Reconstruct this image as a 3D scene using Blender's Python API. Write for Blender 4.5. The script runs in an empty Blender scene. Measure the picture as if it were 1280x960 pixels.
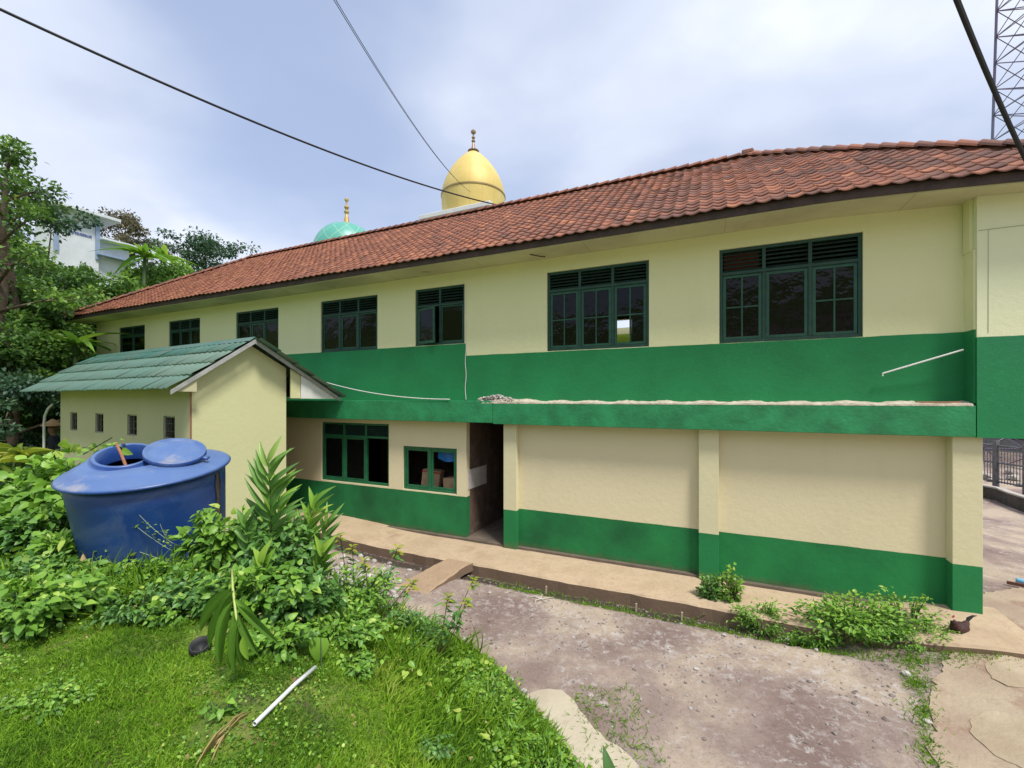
import bpy, math, random
import numpy as np
from mathutils import Vector, Matrix
from mathutils.geometry import delaunay_2d_cdt
random.seed(7)
RNG = np.random.default_rng(11)
scene = bpy.context.scene
COL = scene.collection
R = math.radians
CAM_H = 3.27

# ------------------------------------------------------------------ materials
MATS = {}
def new_mat(name):
    m = bpy.data.materials.new(name); m.use_nodes = True
    nt = m.node_tree
    return m, nt, nt.nodes, nt.links, nt.nodes['Principled BSDF']
def ramp(N, stops, interp='LINEAR'):
    r = N.new('ShaderNodeValToRGB'); r.color_ramp.interpolation = interp
    e = r.color_ramp.elements
    while len(e) < len(stops): e.new(0.5)
    for k, (p, c) in enumerate(stops):
        e[k].position = p; e[k].color = (*c, 1) if len(c) == 3 else c
    return r
def noise(N, L, coord, scale, detail=5, rough=.6, dist=0.0):
    n = N.new('ShaderNodeTexNoise'); n.inputs['Scale'].default_value = scale
    n.inputs['Detail'].default_value = detail; n.inputs['Roughness'].default_value = rough
    n.inputs['Distortion'].default_value = dist
    L.new(coord, n.inputs['Vector']); return n
def mixc(N, L, fac, a, b, mode='MIX'):
    m = N.new('ShaderNodeMix'); m.data_type = 'RGBA'; m.blend_type = mode
    for sock, v in ((m.inputs[0], fac), (m.inputs[6], a), (m.inputs[7], b)):
        if isinstance(v, (int, float)): sock.default_value = v
        elif isinstance(v, tuple): sock.default_value = (*v, 1)
        else: L.new(v, sock)
    return m.outputs[2]
def math_n(N, L, op, a, b=None, c=None, clamp=False):
    m = N.new('ShaderNodeMath'); m.operation = op; m.use_clamp = clamp
    for i, v in enumerate((a, b, c)):
        if v is None: continue
        if isinstance(v, (int, float)): m.inputs[i].default_value = v
        else: L.new(v, m.inputs[i])
    return m.outputs[0]
def bump(N, L, P, h, strength, dist=.02):
    b = N.new('ShaderNodeBump'); b.inputs['Strength'].default_value = strength
    b.inputs['Distance'].default_value = dist
    L.new(h, b.inputs['Height']); L.new(b.outputs[0], P.inputs['Normal'])
def mat(name, c1, c2=None, scale=4, rough=.7, bs=0., bscale=30, metal=0., detail=6, spots=None, bdist=.02):
    if name in MATS: return MATS[name]
    m, nt, N, L, P = new_mat(name)
    tc = N.new('ShaderNodeTexCoord').outputs['Object']
    c2 = c2 or tuple(x*.8 for x in c1)
    n = noise(N, L, tc, scale, detail)
    rp = ramp(N, [(.35, c1), (.65, c2)]); L.new(n.outputs[0], rp.inputs[0])
    col = rp.outputs[0]
    if spots:
        sc, thr, sc_col, w = spots
        n2 = noise(N, L, tc, sc, 8, .7)
        r2 = ramp(N, [(thr, (0, 0, 0)), (thr+w, (1, 1, 1))]); L.new(n2.outputs[0], r2.inputs[0])
        col = mixc(N, L, r2.outputs[0], col, sc_col)
    L.new(col, P.inputs['Base Color'])
    P.inputs['Roughness'].default_value = rough; P.inputs['Metallic'].default_value = metal
    if bs:
        n3 = noise(N, L, tc, bscale, 6); bump(N, L, P, n3.outputs[0], bs, bdist)
    MATS[name] = m; return m
def wall_mat(name, top, low, z_edge, top2=None, low2=None, slope=0.0):
    """plaster, one paint above z_edge and another below, rolled on unevenly"""
    m, nt, N, L, P = new_mat(name)
    tc = N.new('ShaderNodeTexCoord').outputs['Object']
    sp = N.new('ShaderNodeSeparateXYZ'); L.new(tc, sp.inputs[0])
    n = noise(N, L, tc, 2.2, 3)
    wob = math_n(N, L, 'MULTIPLY_ADD', n.outputs[0], .022, -.011)
    zz = math_n(N, L, 'ADD', sp.outputs[2], wob)
    zz = math_n(N, L, 'SUBTRACT', zz, math_n(N, L, 'MULTIPLY', sp.outputs[0], slope))
    e = math_n(N, L, 'SUBTRACT', zz, z_edge)
    e = math_n(N, L, 'MULTIPLY', e, 150, clamp=True)
    nb = noise(N, L, tc, .9, 4, .55)
    mp = N.new('ShaderNodeMapping'); mp.inputs['Scale'].default_value = (1.7, 1.7, .35); L.new(tc, mp.inputs[0])
    ns = noise(N, L, mp.outputs[0], 1.0, 6, .65)
    f = noise(N, L, tc, 22, 5, .7)
    a = mixc(N, L, nb.outputs[0], top, top2 or tuple(x*.86 for x in top))
    rs = ramp(N, [(.56, (0, 0, 0)), (.85, (.16, .16, .16))]); L.new(ns.outputs[0], rs.inputs[0])
    a = mixc(N, L, rs.outputs[0], a, tuple(x*.55 for x in top))
    rg = ramp(N, [(.35, (0, 0, 0)), (.7, (1, 1, 1))]); L.new(nb.outputs[0], rg.inputs[0])
    b = mixc(N, L, rg.outputs[0], low, low2 or tuple(x*.72 for x in low))
    rf = ramp(N, [(.6, (0, 0, 0)), (.74, (.5, .5, .5))]); L.new(f.outputs[0], rf.inputs[0])
    b = mixc(N, L, rf.outputs[0], b, tuple(min(1, x*1.5+.02) for x in low))
    # splashed soil along the foot of the wall
    n4 = noise(N, L, tc, 6, 6, .7)
    ft = math_n(N, L, 'SUBTRACT', math_n(N, L, 'MULTIPLY', n4.outputs[0], .32), sp.outputs[2])
    ft = math_n(N, L, 'MULTIPLY', ft, 6, clamp=True)
    b = mixc(N, L, math_n(N, L, 'MULTIPLY', ft, .6), b, (.16, .11, .07))
    L.new(mixc(N, L, e, b, a), P.inputs['Base Color'])
    P.inputs['Roughness'].default_value = .72
    P.inputs['Specular IOR Level'].default_value = .3
    g = noise(N, L, tc, 9, 8, .7); bump(N, L, P, g.outputs[0], .35, .02)
    return m
def leaf_mat(name, stops, trans=.35, rough=.45, spec=.4):
    m, nt, N, L, P = new_mat(name)
    at = N.new('ShaderNodeAttribute'); at.attribute_name = 'rnd'
    rp = ramp(N, stops); L.new(at.outputs['Fac'], rp.inputs[0])
    L.new(rp.outputs[0], P.inputs['Base Color']); P.inputs['Roughness'].default_value = rough
    P.inputs['Specular IOR Level'].default_value = spec
    T = N.new('ShaderNodeBsdfTranslucent')
    tcol = mixc(N, L, .75, rp.outputs[0], (.9, 1., .35), 'MULTIPLY')
    br = N.new('ShaderNodeBrightContrast'); L.new(tcol, br.inputs[0]); br.inputs[1].default_value = .02
    L.new(br.outputs[0], T.inputs[0])
    ms = N.new('ShaderNodeMixShader'); ms.inputs[0].default_value = trans
    L.new(P.outputs[0], ms.inputs[1]); L.new(T.outputs[0], ms.inputs[2])
    L.new(ms.outputs[0], N['Material Output'].inputs[0])
    return m
def glass_mat():
    m, nt, N, L, P = new_mat('window_glass')
    P.inputs['Base Color'].default_value = (.006, .007, .008, 1); P.inputs['Roughness'].default_value = .06; P.inputs['Specular IOR Level'].default_value = .45
    tc = N.new('ShaderNodeTexCoord').outputs['Object']
    g = noise(N, L, tc, 2.4, 3); bump(N, L, P, g.outputs[0], .28, .05)
    T = N.new('ShaderNodeBsdfTransparent'); T.inputs[0].default_value = (.55, .58, .57, 1)
    ms = N.new('ShaderNodeMixShader'); ms.inputs[0].default_value = .5
    L.new(T.outputs[0], ms.inputs[1]); L.new(P.outputs[0], ms.inputs[2])
    L.new(ms.outputs[0], N['Material Output'].inputs[0]); return m

# ------------------------------------------------------------------ mesh helpers
def tag(o, label=None, cat=None, group=None, kind=None):
    if label: o['label'] = label
    if cat: o['category'] = cat
    if group: o['group'] = group
    if kind: o['kind'] = kind
    return o
def empty(name, loc=(0, 0, 0), rot=(0, 0, 0)):
    o = bpy.data.objects.new(name, None); COL.objects.link(o)
    o.location = loc; o.rotation_euler = rot; o.empty_display_size = .2
    return o
def np_obj(name, V, F, m, parent=None, rnd=None, smooth=False, loc=None):
    """V (n,3); F list of index tuples, or an int array (k,3|4)"""
    me = bpy.data.meshes.new(name)
    if isinstance(F, np.ndarray):
        V = np.asarray(V, dtype=np.float32)
        me.vertices.add(len(V)); me.vertices.foreach_set('co', V.ravel())
        k, w = F.shape
        me.loops.add(k*w); me.loops.foreach_set('vertex_index', F.astype(np.int32).ravel())
        me.polygons.add(k); me.polygons.foreach_set('loop_start', np.arange(0, k*w, w, dtype=np.int32))
        me.update(calc_edges=True); me.validate()
    else:
        me.from_pydata([tuple(v) for v in V], [], F); me.update()
    if rnd is not None and len(rnd) == len(me.vertices):
        a = me.attributes.new('rnd', 'FLOAT', 'POINT'); a.data.foreach_set('value', np.asarray(rnd, dtype=np.float32))
    if smooth: me.polygons.foreach_set('use_smooth', [True]*len(me.polygons))
    if m: me.materials.append(m)
    o = bpy.data.objects.new(name, me); COL.objects.link(o)
    if parent: o.parent = parent
    if loc is not None: o.location = loc
    return o
class MB:
    def __init__(s): s.v = []; s.f = []; s.r = []
    def add(s, V, F, r=0.):
        b = len(s.v); s.v += [tuple(v) for v in V]; s.f += [tuple(i+b for i in f) for f in F]; s.r += [r]*len(V); return s
    def box(s, x0, x1, y0, y1, z0, z1, M=None, r=0.):
        V = [Vector(p) for p in ((x0,y0,z0),(x1,y0,z0),(x1,y1,z0),(x0,y1,z0),(x0,y0,z1),(x1,y0,z1),(x1,y1,z1),(x0,y1,z1))]
        if M is not None: V = [M @ p for p in V]
        return s.add(V, [(0,3,2,1),(4,5,6,7),(0,1,5,4),(1,2,6,5),(2,3,7,6),(3,0,4,7)], r)
    def tube(s, pts, rad, n=8, cap=True, r=0.):
        pts = [Vector(p) for p in pts]
        rads = rad if isinstance(rad, (list, tuple)) else [rad]*len(pts)
        V = []; F = []; prev = None
        for i, p in enumerate(pts):
            d = (pts[min(i+1, len(pts)-1)]-pts[max(i-1, 0)]).normalized()
            if prev is None:
                a = Vector((0, 0, 1)) if abs(d.z) < .9 else Vector((1, 0, 0))
                u = d.cross(a).normalized()
            else: u = (prev-d*prev.dot(d)).normalized()
            prev = u; w = d.cross(u)
            for k in range(n):
                t = 2*math.pi*k/n; V.append(p+(u*math.cos(t)+w*math.sin(t))*rads[i])
        for i in range(len(pts)-1):
            for k in range(n):
                F.append((i*n+k, i*n+(k+1) % n, (i+1)*n+(k+1) % n, (i+1)*n+k))
        if cap: F.append(tuple(range(n))[::-1]); F.append(tuple((len(pts)-1)*n+k for k in range(n)))
        return s.add(V, F, r)
    def lathe(s, prof, n=32, c=(0, 0, 0), a0=0, cap=True, sx=1, sy=1, r=0.):
        V = []; F = []
        for rr, z in prof:
            for k in range(n):
                t = a0+2*math.pi*k/n; V.append((c[0]+rr*sx*math.cos(t), c[1]+rr*sy*math.sin(t), c[2]+z))
        for i in range(len(prof)-1):
            for k in range(n): F.append((i*n+k, i*n+(k+1) % n, (i+1)*n+(k+1) % n, (i+1)*n+k))
        if cap:
            if prof[0][0] > 1e-4: F.append(tuple(range(n))[::-1])
            if prof[-1][0] > 1e-4: F.append(tuple((len(prof)-1)*n+k for k in range(n)))
        return s.add(V, F, r)
    def prism(s, poly, h0, h1, axis='y', r=0.):
        """poly of (a,b): axis y -> (x,z); axis z -> (x,y); axis x -> (y,z)"""
        def P(a, b, h): return {'y': (a, h, b), 'z': (a, b, h), 'x': (h, a, b)}[axis]
        n = len(poly); V = [P(a, b, h0) for a, b in poly]+[P(a, b, h1) for a, b in poly]
        F = [tuple(range(n)), tuple(range(2*n-1, n-1, -1))]+[(i, i+n, (i+1) % n+n, (i+1) % n) for i in range(n)]
        return s.add(V, F, r)
    def obj(s, name, m, parent=None, smooth=False, bevel=0., loc=None, fix=True):
        o = np_obj(name, s.v, s.f, m, parent, s.r if any(s.r) else None, smooth, loc)
        if fix:
            import bmesh
            bm = bmesh.new(); bm.from_mesh(o.data); bmesh.ops.recalc_face_normals(bm, faces=bm.faces); bm.to_mesh(o.data); bm.free()
        if bevel:
            b = o.modifiers.new('bevel', 'BEVEL'); b.width = bevel; b.segments = 2; b.limit_method = 'ANGLE'; b.angle_limit = R(40)
        if smooth == 'auto' : pass
        return o
def pierced_wall(t0, t1, z0, z1, o0, o1, holes):
    """one wall skin with real openings; x = along, y = depth, z = up"""
    xs = sorted({t0, t1, *[h[0] for h in holes], *[h[1] for h in holes]})
    zs = sorted({z0, z1, *[h[2] for h in holes], *[h[3] for h in holes]})
    xs = [x for x in xs if t0 <= x <= t1]; zs = [z for z in zs if z0 <= z <= z1]
    def solid(i, j):
        if i < 0 or j < 0 or i >= len(xs)-1 or j >= len(zs)-1: return False
        cx = (xs[i]+xs[i+1])/2; cz = (zs[j]+zs[j+1])/2
        return not any(h[0] < cx < h[1] and h[2] < cz < h[3] for h in holes)
    b = MB()
    for i in range(len(xs)-1):
        for j in range(len(zs)-1):
            if not solid(i, j): continue
            a, c, d, e = xs[i], xs[i+1], zs[j], zs[j+1]
            b.add([(a,o0,d),(c,o0,d),(c,o0,e),(a,o0,e)], [(0,1,2,3)])
            b.add([(a,o1,d),(c,o1,d),(c,o1,e),(a,o1,e)], [(3,2,1,0)])
            if not solid(i-1, j): b.add([(a,o0,d),(a,o0,e),(a,o1,e),(a,o1,d)], [(0,1,2,3)])
            if not solid(i+1, j): b.add([(c,o0,d),(c,o1,d),(c,o1,e),(c,o0,e)], [(0,1,2,3)])
            if not solid(i, j-1): b.add([(a,o0,d),(a,o1,d),(c,o1,d),(c,o0,d)], [(0,1,2,3)])
            if not solid(i, j+1): b.add([(a,o0,e),(c,o0,e),(c,o1,e),(a,o1,e)], [(0,1,2,3)])
    return b

# ------------------------------------------------------------------ leaves
def leaf_tpl(kind, n=4, fold=.25, droop=.25):
    S = np.linspace(0, 1, n+1)
    if kind == 'lance': w = np.sin(np.pi*np.clip(S, 0, 1)**.75)**.8*.5
    elif kind == 'heart': w = np.where(S < .22, .34+S*.8, .5*np.cos((S-.22)/.78*np.pi/2)**.8)
    elif kind == 'oval': w = np.sqrt(np.clip(1-(2*S-1)**2, 0, 1))*.5
    elif kind == 'strap': w = .5*(1-S**3)*np.clip(.4+S*3, 0, 1)
    else: w = .5*(1-S)
    w = np.maximum(w, .015)
    V = []
    for s, ww in zip(S, w):
        z = -droop*s*s
        V += [(-ww, s, z+fold*ww), (0, s, z), (ww, s, z+fold*ww)]
    F = []
    for i in range(n):
        a = i*3; F += [(a, a+1, a+4, a+3), (a+1, a+2, a+5, a+4)]
    return np.array(V), np.array(F)
def norm(a): return a/np.maximum(np.linalg.norm(a, axis=-1, keepdims=True), 1e-9)
def place(tpl, pos, fwd, up, ln, wd, rnd):
    V0, F0 = tpl; N = len(pos)
    f = norm(fwd); s = norm(np.cross(f, up)); u = np.cross(s, f)
    ln = np.broadcast_to(ln, (N,)); wd = np.broadcast_to(wd, (N,))
    V = pos[:, None, :]+s[:, None, :]*(V0[None, :, 0:1]*wd[:, None, None])+f[:, None, :]*(V0[None, :, 1:2]*ln[:, None, None])+u[:, None, :]*(V0[None, :, 2:3]*ln[:, None, None])
    F = F0[None]+(np.arange(N)*len(V0))[:, None, None]
    return V.reshape(-1, 3), F.reshape(-1, F0.shape[1]), np.repeat(np.broadcast_to(rnd, (N,)), len(V0))
def join_np(parts):
    V = []; F = []; Rr = []; b = 0
    for v, f, r in parts:
        V.append(v); F.append(f+b); Rr.append(r); b += len(v)
    return np.concatenate(V), np.concatenate(F), np.concatenate(Rr)
def rdir(n, up=0.0, rng=RNG):
    a = rng.normal(size=(n, 3)); a[:, 2] = a[:, 2]*.6+up; return norm(a)

# ------------------------------------------------------------------ terrain
BO = (-1.056, 10.0); BD = (.9093, -.4161); BM = (.4161, .9093)
EDGE = [(2.2, -15), (1.7, 0), (1.05, 2.8), (.60, 3.95), (.2, 4.75), (-.42, 5.7), (-1.1, 6.35), (-1.9, 6.7), (-2.9, 7.1), (-3.9, 7.5), (-5.0, 7.7), (-6.2, 8.2), (-12.6, 11.7), (-16, 14), (-60, 30), (-60, -15)]
def sgn_dist(x, y):
    """> 0 inside the raised bank"""
    x = np.asarray(x, float); y = np.asarray(y, float)
    ins = np.zeros(x.shape, bool); dm = np.full(x.shape, 1e9)
    n = len(EDGE)
    for i in range(n):
        x1, y1 = EDGE[i]; x2, y2 = EDGE[(i+1) % n]
        c = ((y1 > y) != (y2 > y)) & (x < (x2-x1)*(y-y1)/((y2-y1) or 1e-9)+x1)
        ins ^= c
        dx, dy = x2-x1, y2-y1
        t = np.clip(((x-x1)*dx+(y-y1)*dy)/(dx*dx+dy*dy), 0, 1)
        dm = np.minimum(dm, np.hypot(x-x1-t*dx, y-y1-t*dy))
    return np.where(ins, dm, -dm)
def sm(t): t = np.clip(t, 0, 1); return t*t*(3-2*t)
def to_b(x, y):
    dx = x-BO[0]; dy = y-BO[1]
    return dx*BD[0]+dy*BD[1], dx*BM[0]+dy*BM[1]
def from_b(t, o, z=0.): return (BO[0]+t*BD[0]+o*BM[0], BO[1]+t*BD[1]+o*BM[1], z)
def path_z(t): return .16*sm((t-7.0)/1.6)+.12*sm((-t-1.0)/3)
def wob(x, y, k=1.): return (np.sin(x*1.7*k+1)*np.cos(y*2.1*k)+.6*np.sin(x*3.9*k+y*2.7*k)+.4*np.sin(y*6.1*k-x*4.3*k+2))
def Hgt(x, y):
    x = np.asarray(x, float); y = np.asarray(y, float)
    t, o = to_b(x, y)
    z = -.15+.008*wob(x, y, 2)
    z = z-.09*sm((o+1.62)/.12)*sm((-.95-o)/.08)*sm((7.0-t)/.6)          # gutter beside the footpath
    z = z+.20*sm((t-6.9)/1.6)+.12*sm((-t-.5)/3)*sm((o+3)/1)
    z = np.where(o > -1.2, np.minimum(z, -.12+path_z(t)), z)
    # rise of the drive past the end of the building
    z = z-.20*sm((t-10.0)/2.5)
    d = sgn_dist(x, y)
    hb = 1.42*sm(d/2.6)+.08*sm(d/.12)
    hb = hb+sm(d/1.)*(.03*wob(x, y, 1.3)+.012*wob(x, y, 4.))
    z = z+np.where(d > 0, hb, 0)
    s = (-x-11.5)*.75+(y-13.5)*.45
    s = np.where(x < 6, s, s-(x-6)*.8)
    s = np.clip(s, 0, None)
    z = z+np.where(s > 0, 13.5*np.tanh((.55*np.sqrt(s*s+1.)-.55)/13.5), 0)
    z = z+17*sm((-y-10)/34)  # unseen hillside behind the camera, added to darken the window reflections
    s2 = np.clip((x-15.2)*.7+(y-12)*.25-.6, 0, None)
    z = z+np.where((x > 10), .16*s2, 0)
    return z
def hz(x, y): return float(Hgt(np.array([x]), np.array([y]))[0])
# ------------------------------------------------------------------ colours of the building
CREAM = (.77, .76, .46); CREAM2 = (.72, .71, .41)
BEIGE = (.74, .66, .44); BEIGE2 = (.69, .61, .40)
GRN = (.019, .235, .078); GRN2 = (.016, .18, .06)
M_upR = wall_mat('upper_plaster_right', CREAM, GRN, 4.255, CREAM2, GRN2)
M_upL = wall_mat('upper_plaster_left', CREAM, GRN, 4.54, CREAM2, GRN2)
M_upP = wall_mat('upper_plaster_bay', (.76, .78, .53), GRN, 4.14, (.74, .76, .50), (.022, .18, .08))
M_loR = wall_mat('lower_plaster_right', BEIGE, (.018, .22, .062), .86, BEIGE2, (.011, .115, .038))
M_loL = wall_mat('lower_plaster_left', BEIGE, (.018, .20, .062), .985, BEIGE2, (.011, .10, .036))
M_pil = wall_mat('pillar_plaster', (.66, .61, .38), (.019, .21, .066), .84, (.68, .64, .42), (.014, .16, .05))
M_slab = mat('slab_paint', (.022, .27, .10), (.015, .17, .06), 2.5, .6, .5, 12, spots=(7, .64, (.05, .36, .19), .08))
M_conc = mat('raw_concrete', (.50, .46, .38), (.36, .31, .25), 7, .9, .8, 25)
M_soffit = mat('soffit_board', (.60, .58, .36), (.50, .47, .29), 1.5, .8, .1, 20, spots=(1.2, .62, (.34, .29, .17), .1))
M_fascia = mat('old_wood', (.085, .055, .05), (.045, .03, .028), 4, .85, .5, 30)
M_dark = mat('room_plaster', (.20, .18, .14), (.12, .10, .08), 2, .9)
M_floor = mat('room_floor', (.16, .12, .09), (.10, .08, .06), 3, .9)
M_frame = mat('frame_paint', (.010, .062, .042), (.008, .040, .030), 6, .55, .2, 40)
M_sash = mat('sash_paint', (.014, .095, .054), (.010, .065, .040), 6, .5, .2, 40)
M_frameb = mat('bright_frame_paint', (.018, .15, .062), (.013, .11, .045), 6, .5, .2, 40)
M_louvre = mat('louvre_paint', (.012, .045, .032), (.008, .028, .022), 6, .7)
M_glass = glass_mat()
M_white = mat('white_paint', (.78, .78, .76), (.70, .70, .67), 3, .6, .1, 20)
M_metal = mat('galvanised_steel', (.42, .43, .45), (.30, .31, .33), 9, .45, .1, 30, metal=.7)

def tile_mat(name, stops):
    m, nt, N, L, P = new_mat(name)
    at = N.new('ShaderNodeAttribute'); at.attribute_name = 'rnd'
    rp = ramp(N, stops); L.new(at.outputs['Fac'], rp.inputs[0])
    tc = N.new('ShaderNodeTexCoord').outputs['Object']
    n = noise(N, L, tc, 14, 8, .7); r = ramp(N, [(.35, (.0, 0, 0)), (.7, (1, 1, 1))]); L.new(n.outputs[0], r.inputs[0])
    c = mixc(N, L, math_n(N, L, 'MULTIPLY', r.outputs[0], .55), rp.outputs[0], (.13, .075, .06))
    n2 = noise(N, L, tc, 60, 4, .7); r2 = ramp(N, [(.62, (0, 0, 0)), (.75, (.6, .6, .6))]); L.new(n2.outputs[0], r2.inputs[0])
    c = mixc(N, L, r2.outputs[0], c, (.42, .30, .22))
    L.new(c, P.inputs['Base Color']); P.inputs['Roughness'].default_value = .78
    bump(N, L, P, n2.outputs[0], .4, .01); return m
M_tile = tile_mat('clay_tile', [(0, (.11, .055, .048)), (.35, (.22, .090, .064)), (.7, (.35, .125, .072)), (1, (.50, .20, .105))])

def tiles(name, org, U, V, u0, u1, vlen, cosv, w, e, m, parent, samp=6, tone=None, hgt=.036, lift=.034, wav=.012, run=None):
    """overlapping S-shaped tiles on a sloping plane, each with its own colour value; clipped at the hips when run is given"""
    org = np.array(org, float); U = np.array(U, float); Vd = np.array(V, float); Nn = np.cross(U, Vd)
    if Nn[2] < 0: Nn = -Nn
    rng = np.random.default_rng(5)
    P = []; F = []; Q = []; b = 0
    for j in range(int(math.ceil(vlen/e))):
        v0 = j*e; v1 = min((j+1)*e+.03, vlen)
        for i in range(int((u1-u0)/w)+1):
            a0 = u0+i*w; jit = rng.uniform(-.006, .006); l = lift+rng.uniform(-.006, .01)
            fr = np.linspace(0, 1, samp+1)
            base = []
            for k, (v, dz) in enumerate(((v0-.004, l-.022), (v0, l), (v1, .0))):
                lo = -1e9; hi = 1e9
                if run: lo = u0+v*cosv*run[0]; hi = u1-v*cosv*run[1]
                uu = np.clip(a0+fr*(w+.012)+jit, lo, hi)
                h = hgt*(.5+.5*np.cos(2*np.pi*fr))**1.3+dz+.004*(fr > .98)
                h = h+wav*np.sin(uu*1.9+v*.8)*np.sin(uu*.63+1)
                base.append(org+U*uu[:, None]+Vd*v+Nn*h[:, None])
            if run:
                lo0 = u0+v0*cosv*run[0]; hi0 = u1-v0*cosv*run[1]
                if a0+w < lo0+.02 or a0 > hi0-.02: continue
            S = samp+1
            P.append(np.concatenate(base))
            for k in range(2):
                for s in range(samp):
                    F.append((b+k*S+s, b+k*S+s+1, b+(k+1)*S+s+1, b+(k+1)*S+s))
            q = rng.beta(1.6, 2.2)
            if tone: q = tone(q, a0, v0, rng)
            Q += [q]*(3*S); b += 3*S
    return np_obj(name, np.concatenate(P), np.array(F), m, parent, np.clip(Q, 0, 1))
def caps(name, A, B, rad, ln, m, parent, seed=3):
    rng = random.Random(seed); A = Vector(A); B = Vector(B); D = B-A; n = int(D.length/ln); D.normalize()
    s = D.cross(Vector((0, 0, 1))).normalized(); u = s.cross(D); b = MB()
    for i in range(n+1):
        p0 = A+D*(i*ln); p1 = p0+D*(ln+.05); V = []; K = 8; q = rng.random()
        for p, rr, off in ((p0, rad*.88, -.012), (p1, rad*1.06, .012)):
            for k in range(K+1):
                a = math.pi*k/K; V.append(p+s*math.cos(a)*rr+u*(math.sin(a)*rr*.8+off+rng.uniform(-.004, .004)))
        V.append(p1+u*(-.03)); 
        F = [(k, k+1, K+2+k, K+1+k) for k in range(K)]+[(K+1+k, K+2+k, 2*K+2) for k in range(K)]
        b.add(V, F, .15+.6*q)
    return b.obj(name, m, parent, fix=False)

# ------------------------------------------------------------------ the school
ANG = math.atan2(BD[1], BD[0])
school = empty('school_building', (BO[0], BO[1], 0), (0, 0, ANG))
tag(school, 'long two-storey building in cream and green paint under a red clay tile roof', 'school building')

UW = [(-15.14, -13.40, 4.70, 5.93), (-11.90, -10.13, 4.70, 5.93), (-8.29, -6.36, 4.60, 5.94), (-4.65, -2.64, 4.53, 5.94),
      (-1.45, -.05, 4.55, 5.93), (1.98, 4.06, 4.27, 5.94), (5.28, 7.36, 4.26, 5.95)]
LW = [(-4.62, -2.27, 1.03, 2.62), (-1.82, -.26, 1.02, 2.09)]
pierced_wall(-16.8, 0, 3.2, 6.24, 0, .15, UW[:5]).obj('upper_wall', M_upL, school)
pierced_wall(.004, 8.62, 3.2, 6.24, -.006, .15, UW[5:]).obj('upper_wall', M_upR, school)
pierced_wall(-16.8, 0, -.1, 2.74, 0, .15, LW+[(-12, -10.4, 1.1, 2.5), (-8.6, -7, 1.1, 2.5)]).obj('lower_wall', M_loL, school)
b = MB(); b.box(1.18, 8.5, 0, .15, -.1, 2.73); b.box(8.5, 8.64, 0, 7.2, -.1, 2.73); b.obj('lower_wall', M_loR, school)
# shallow upper bay at the near corner, hanging over the drive
b = MB(); b.box(8.585, 9.68, -.30, .15, 2.712, 6.24); b.obj('upper_bay_wall', M_upP, school)
b = MB(); b.box(8.56, 8.584, -.27, .0, 3.2, 5.4); b.box(8.545, 8.584, -.20, -.02, 5.4, 6.23); b.obj('bay_reveal', M_upR, school)
b = MB(); b.box(8.60, 9.66, -.306, -.301, 5.655, 5.662); b.box(8.70, 8.703, -.306, -.301, 4.2, 5.654); b.obj('plaster_joint', mat('joint_line', (.42, .42, .28), (.36, .36, .24), 6, .9), school)
b = MB(); b.box(9.53, 9.68, .16, 7.2, 2.9, 6.24); b.obj('end_wall', M_upP, school)
b = MB(); b.box(-16.8, -16.65, .16, 7.04, -.1, 6.24); b.obj('end_wall', M_upL, school)
BW = [(2.05, 2.62, 4.4, 6.1)]
pierced_wall(-16.8, 9.68, -.1, 6.24, 7.05, 7.2, BW+[(.25, 1.1, .0, 2.2)]).obj('rear_wall', M_upL, school)
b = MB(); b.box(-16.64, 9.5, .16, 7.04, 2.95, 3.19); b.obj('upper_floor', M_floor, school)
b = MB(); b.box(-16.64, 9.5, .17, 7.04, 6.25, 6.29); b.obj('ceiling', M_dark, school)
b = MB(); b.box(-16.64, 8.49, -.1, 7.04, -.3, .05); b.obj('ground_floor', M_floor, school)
for t in (-12.2, -6.0, .12, 5.0):
    b = MB(); b.box(t-.06, t+.06, .16, 5.2, 3.2, 6.24); b.obj('partition', M_dark, school)
M_brick = mat('unpainted_render', (.15, .10, .075), (.09, .06, .045), 2.5, .95, .7, 20, spots=(3, .55, (.2, .16, .13), .15))
for t in (-.15, 1.19):
    b = MB(); b.box(t, t+.147, .152, 6.4, .05, 2.94); b.obj('corridor_wall', M_brick, school)
b = MB(); b.box(.0, .012, .06, .98, 1.14, 1.60); b.obj('whitewashed_patch', mat('whitewash', (.62, .6, .57), (.5, .47, .45), 5, .9), school)
b = MB(); b.box(-5, -1., 2.8, 2.9, .05, 2.9); b.obj('partition', M_brick, school)

b = MB(); b.box(1.5, 2.5, 8.3, 8.5, -.1, 6.0); b.obj('rear_pillar', wall_mat('rear_pillar_plaster', (.8, .8, .6), (.30, .45, .06), 5.75), school)
# cantilevered ledge between the storeys
b = MB(); b.box(-16.8, .83, -.30, .16, 2.735, 3.215); b.obj('ledge_left', M_slab, school, bevel=.008).name = 'floor_ledge'
b = MB(); b.box(.84, 8.575, -.30, .16, 2.715, 3.165); b.obj('floor_ledge', M_slab, school, bevel=.008)
rr = random.Random(2)
b = MB()
V = []; n = 150
for i in range(n+1):
    t = .55+8.0*i/n
    h = .020+.012*math.sin(t*9)+rr.uniform(0, .016)+.06*max(0, 1-abs(t-1.0)/.9)
    w = rr.uniform(-.006, .006)
    V += [(t, -.302+w*.4, 3.16), (t, -.296+w, 3.175+h*.35), (t, -.16, 3.19+h*.8), (t, -.007, 3.195+h)]
F = []
for i in range(n):
    for k in range(3): F.append((i*4+k, i*4+k+1, i*4+4+k+1, i*4+4+k))
b.add(V, F); b.obj('ledge_screed', mat('dry_screed', (.60, .55, .44), (.40, .35, .27), 9, .95, .8, 40, spots=(3.5, .62, (.12, .09, .07), .05)), school, fix=False)
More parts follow.
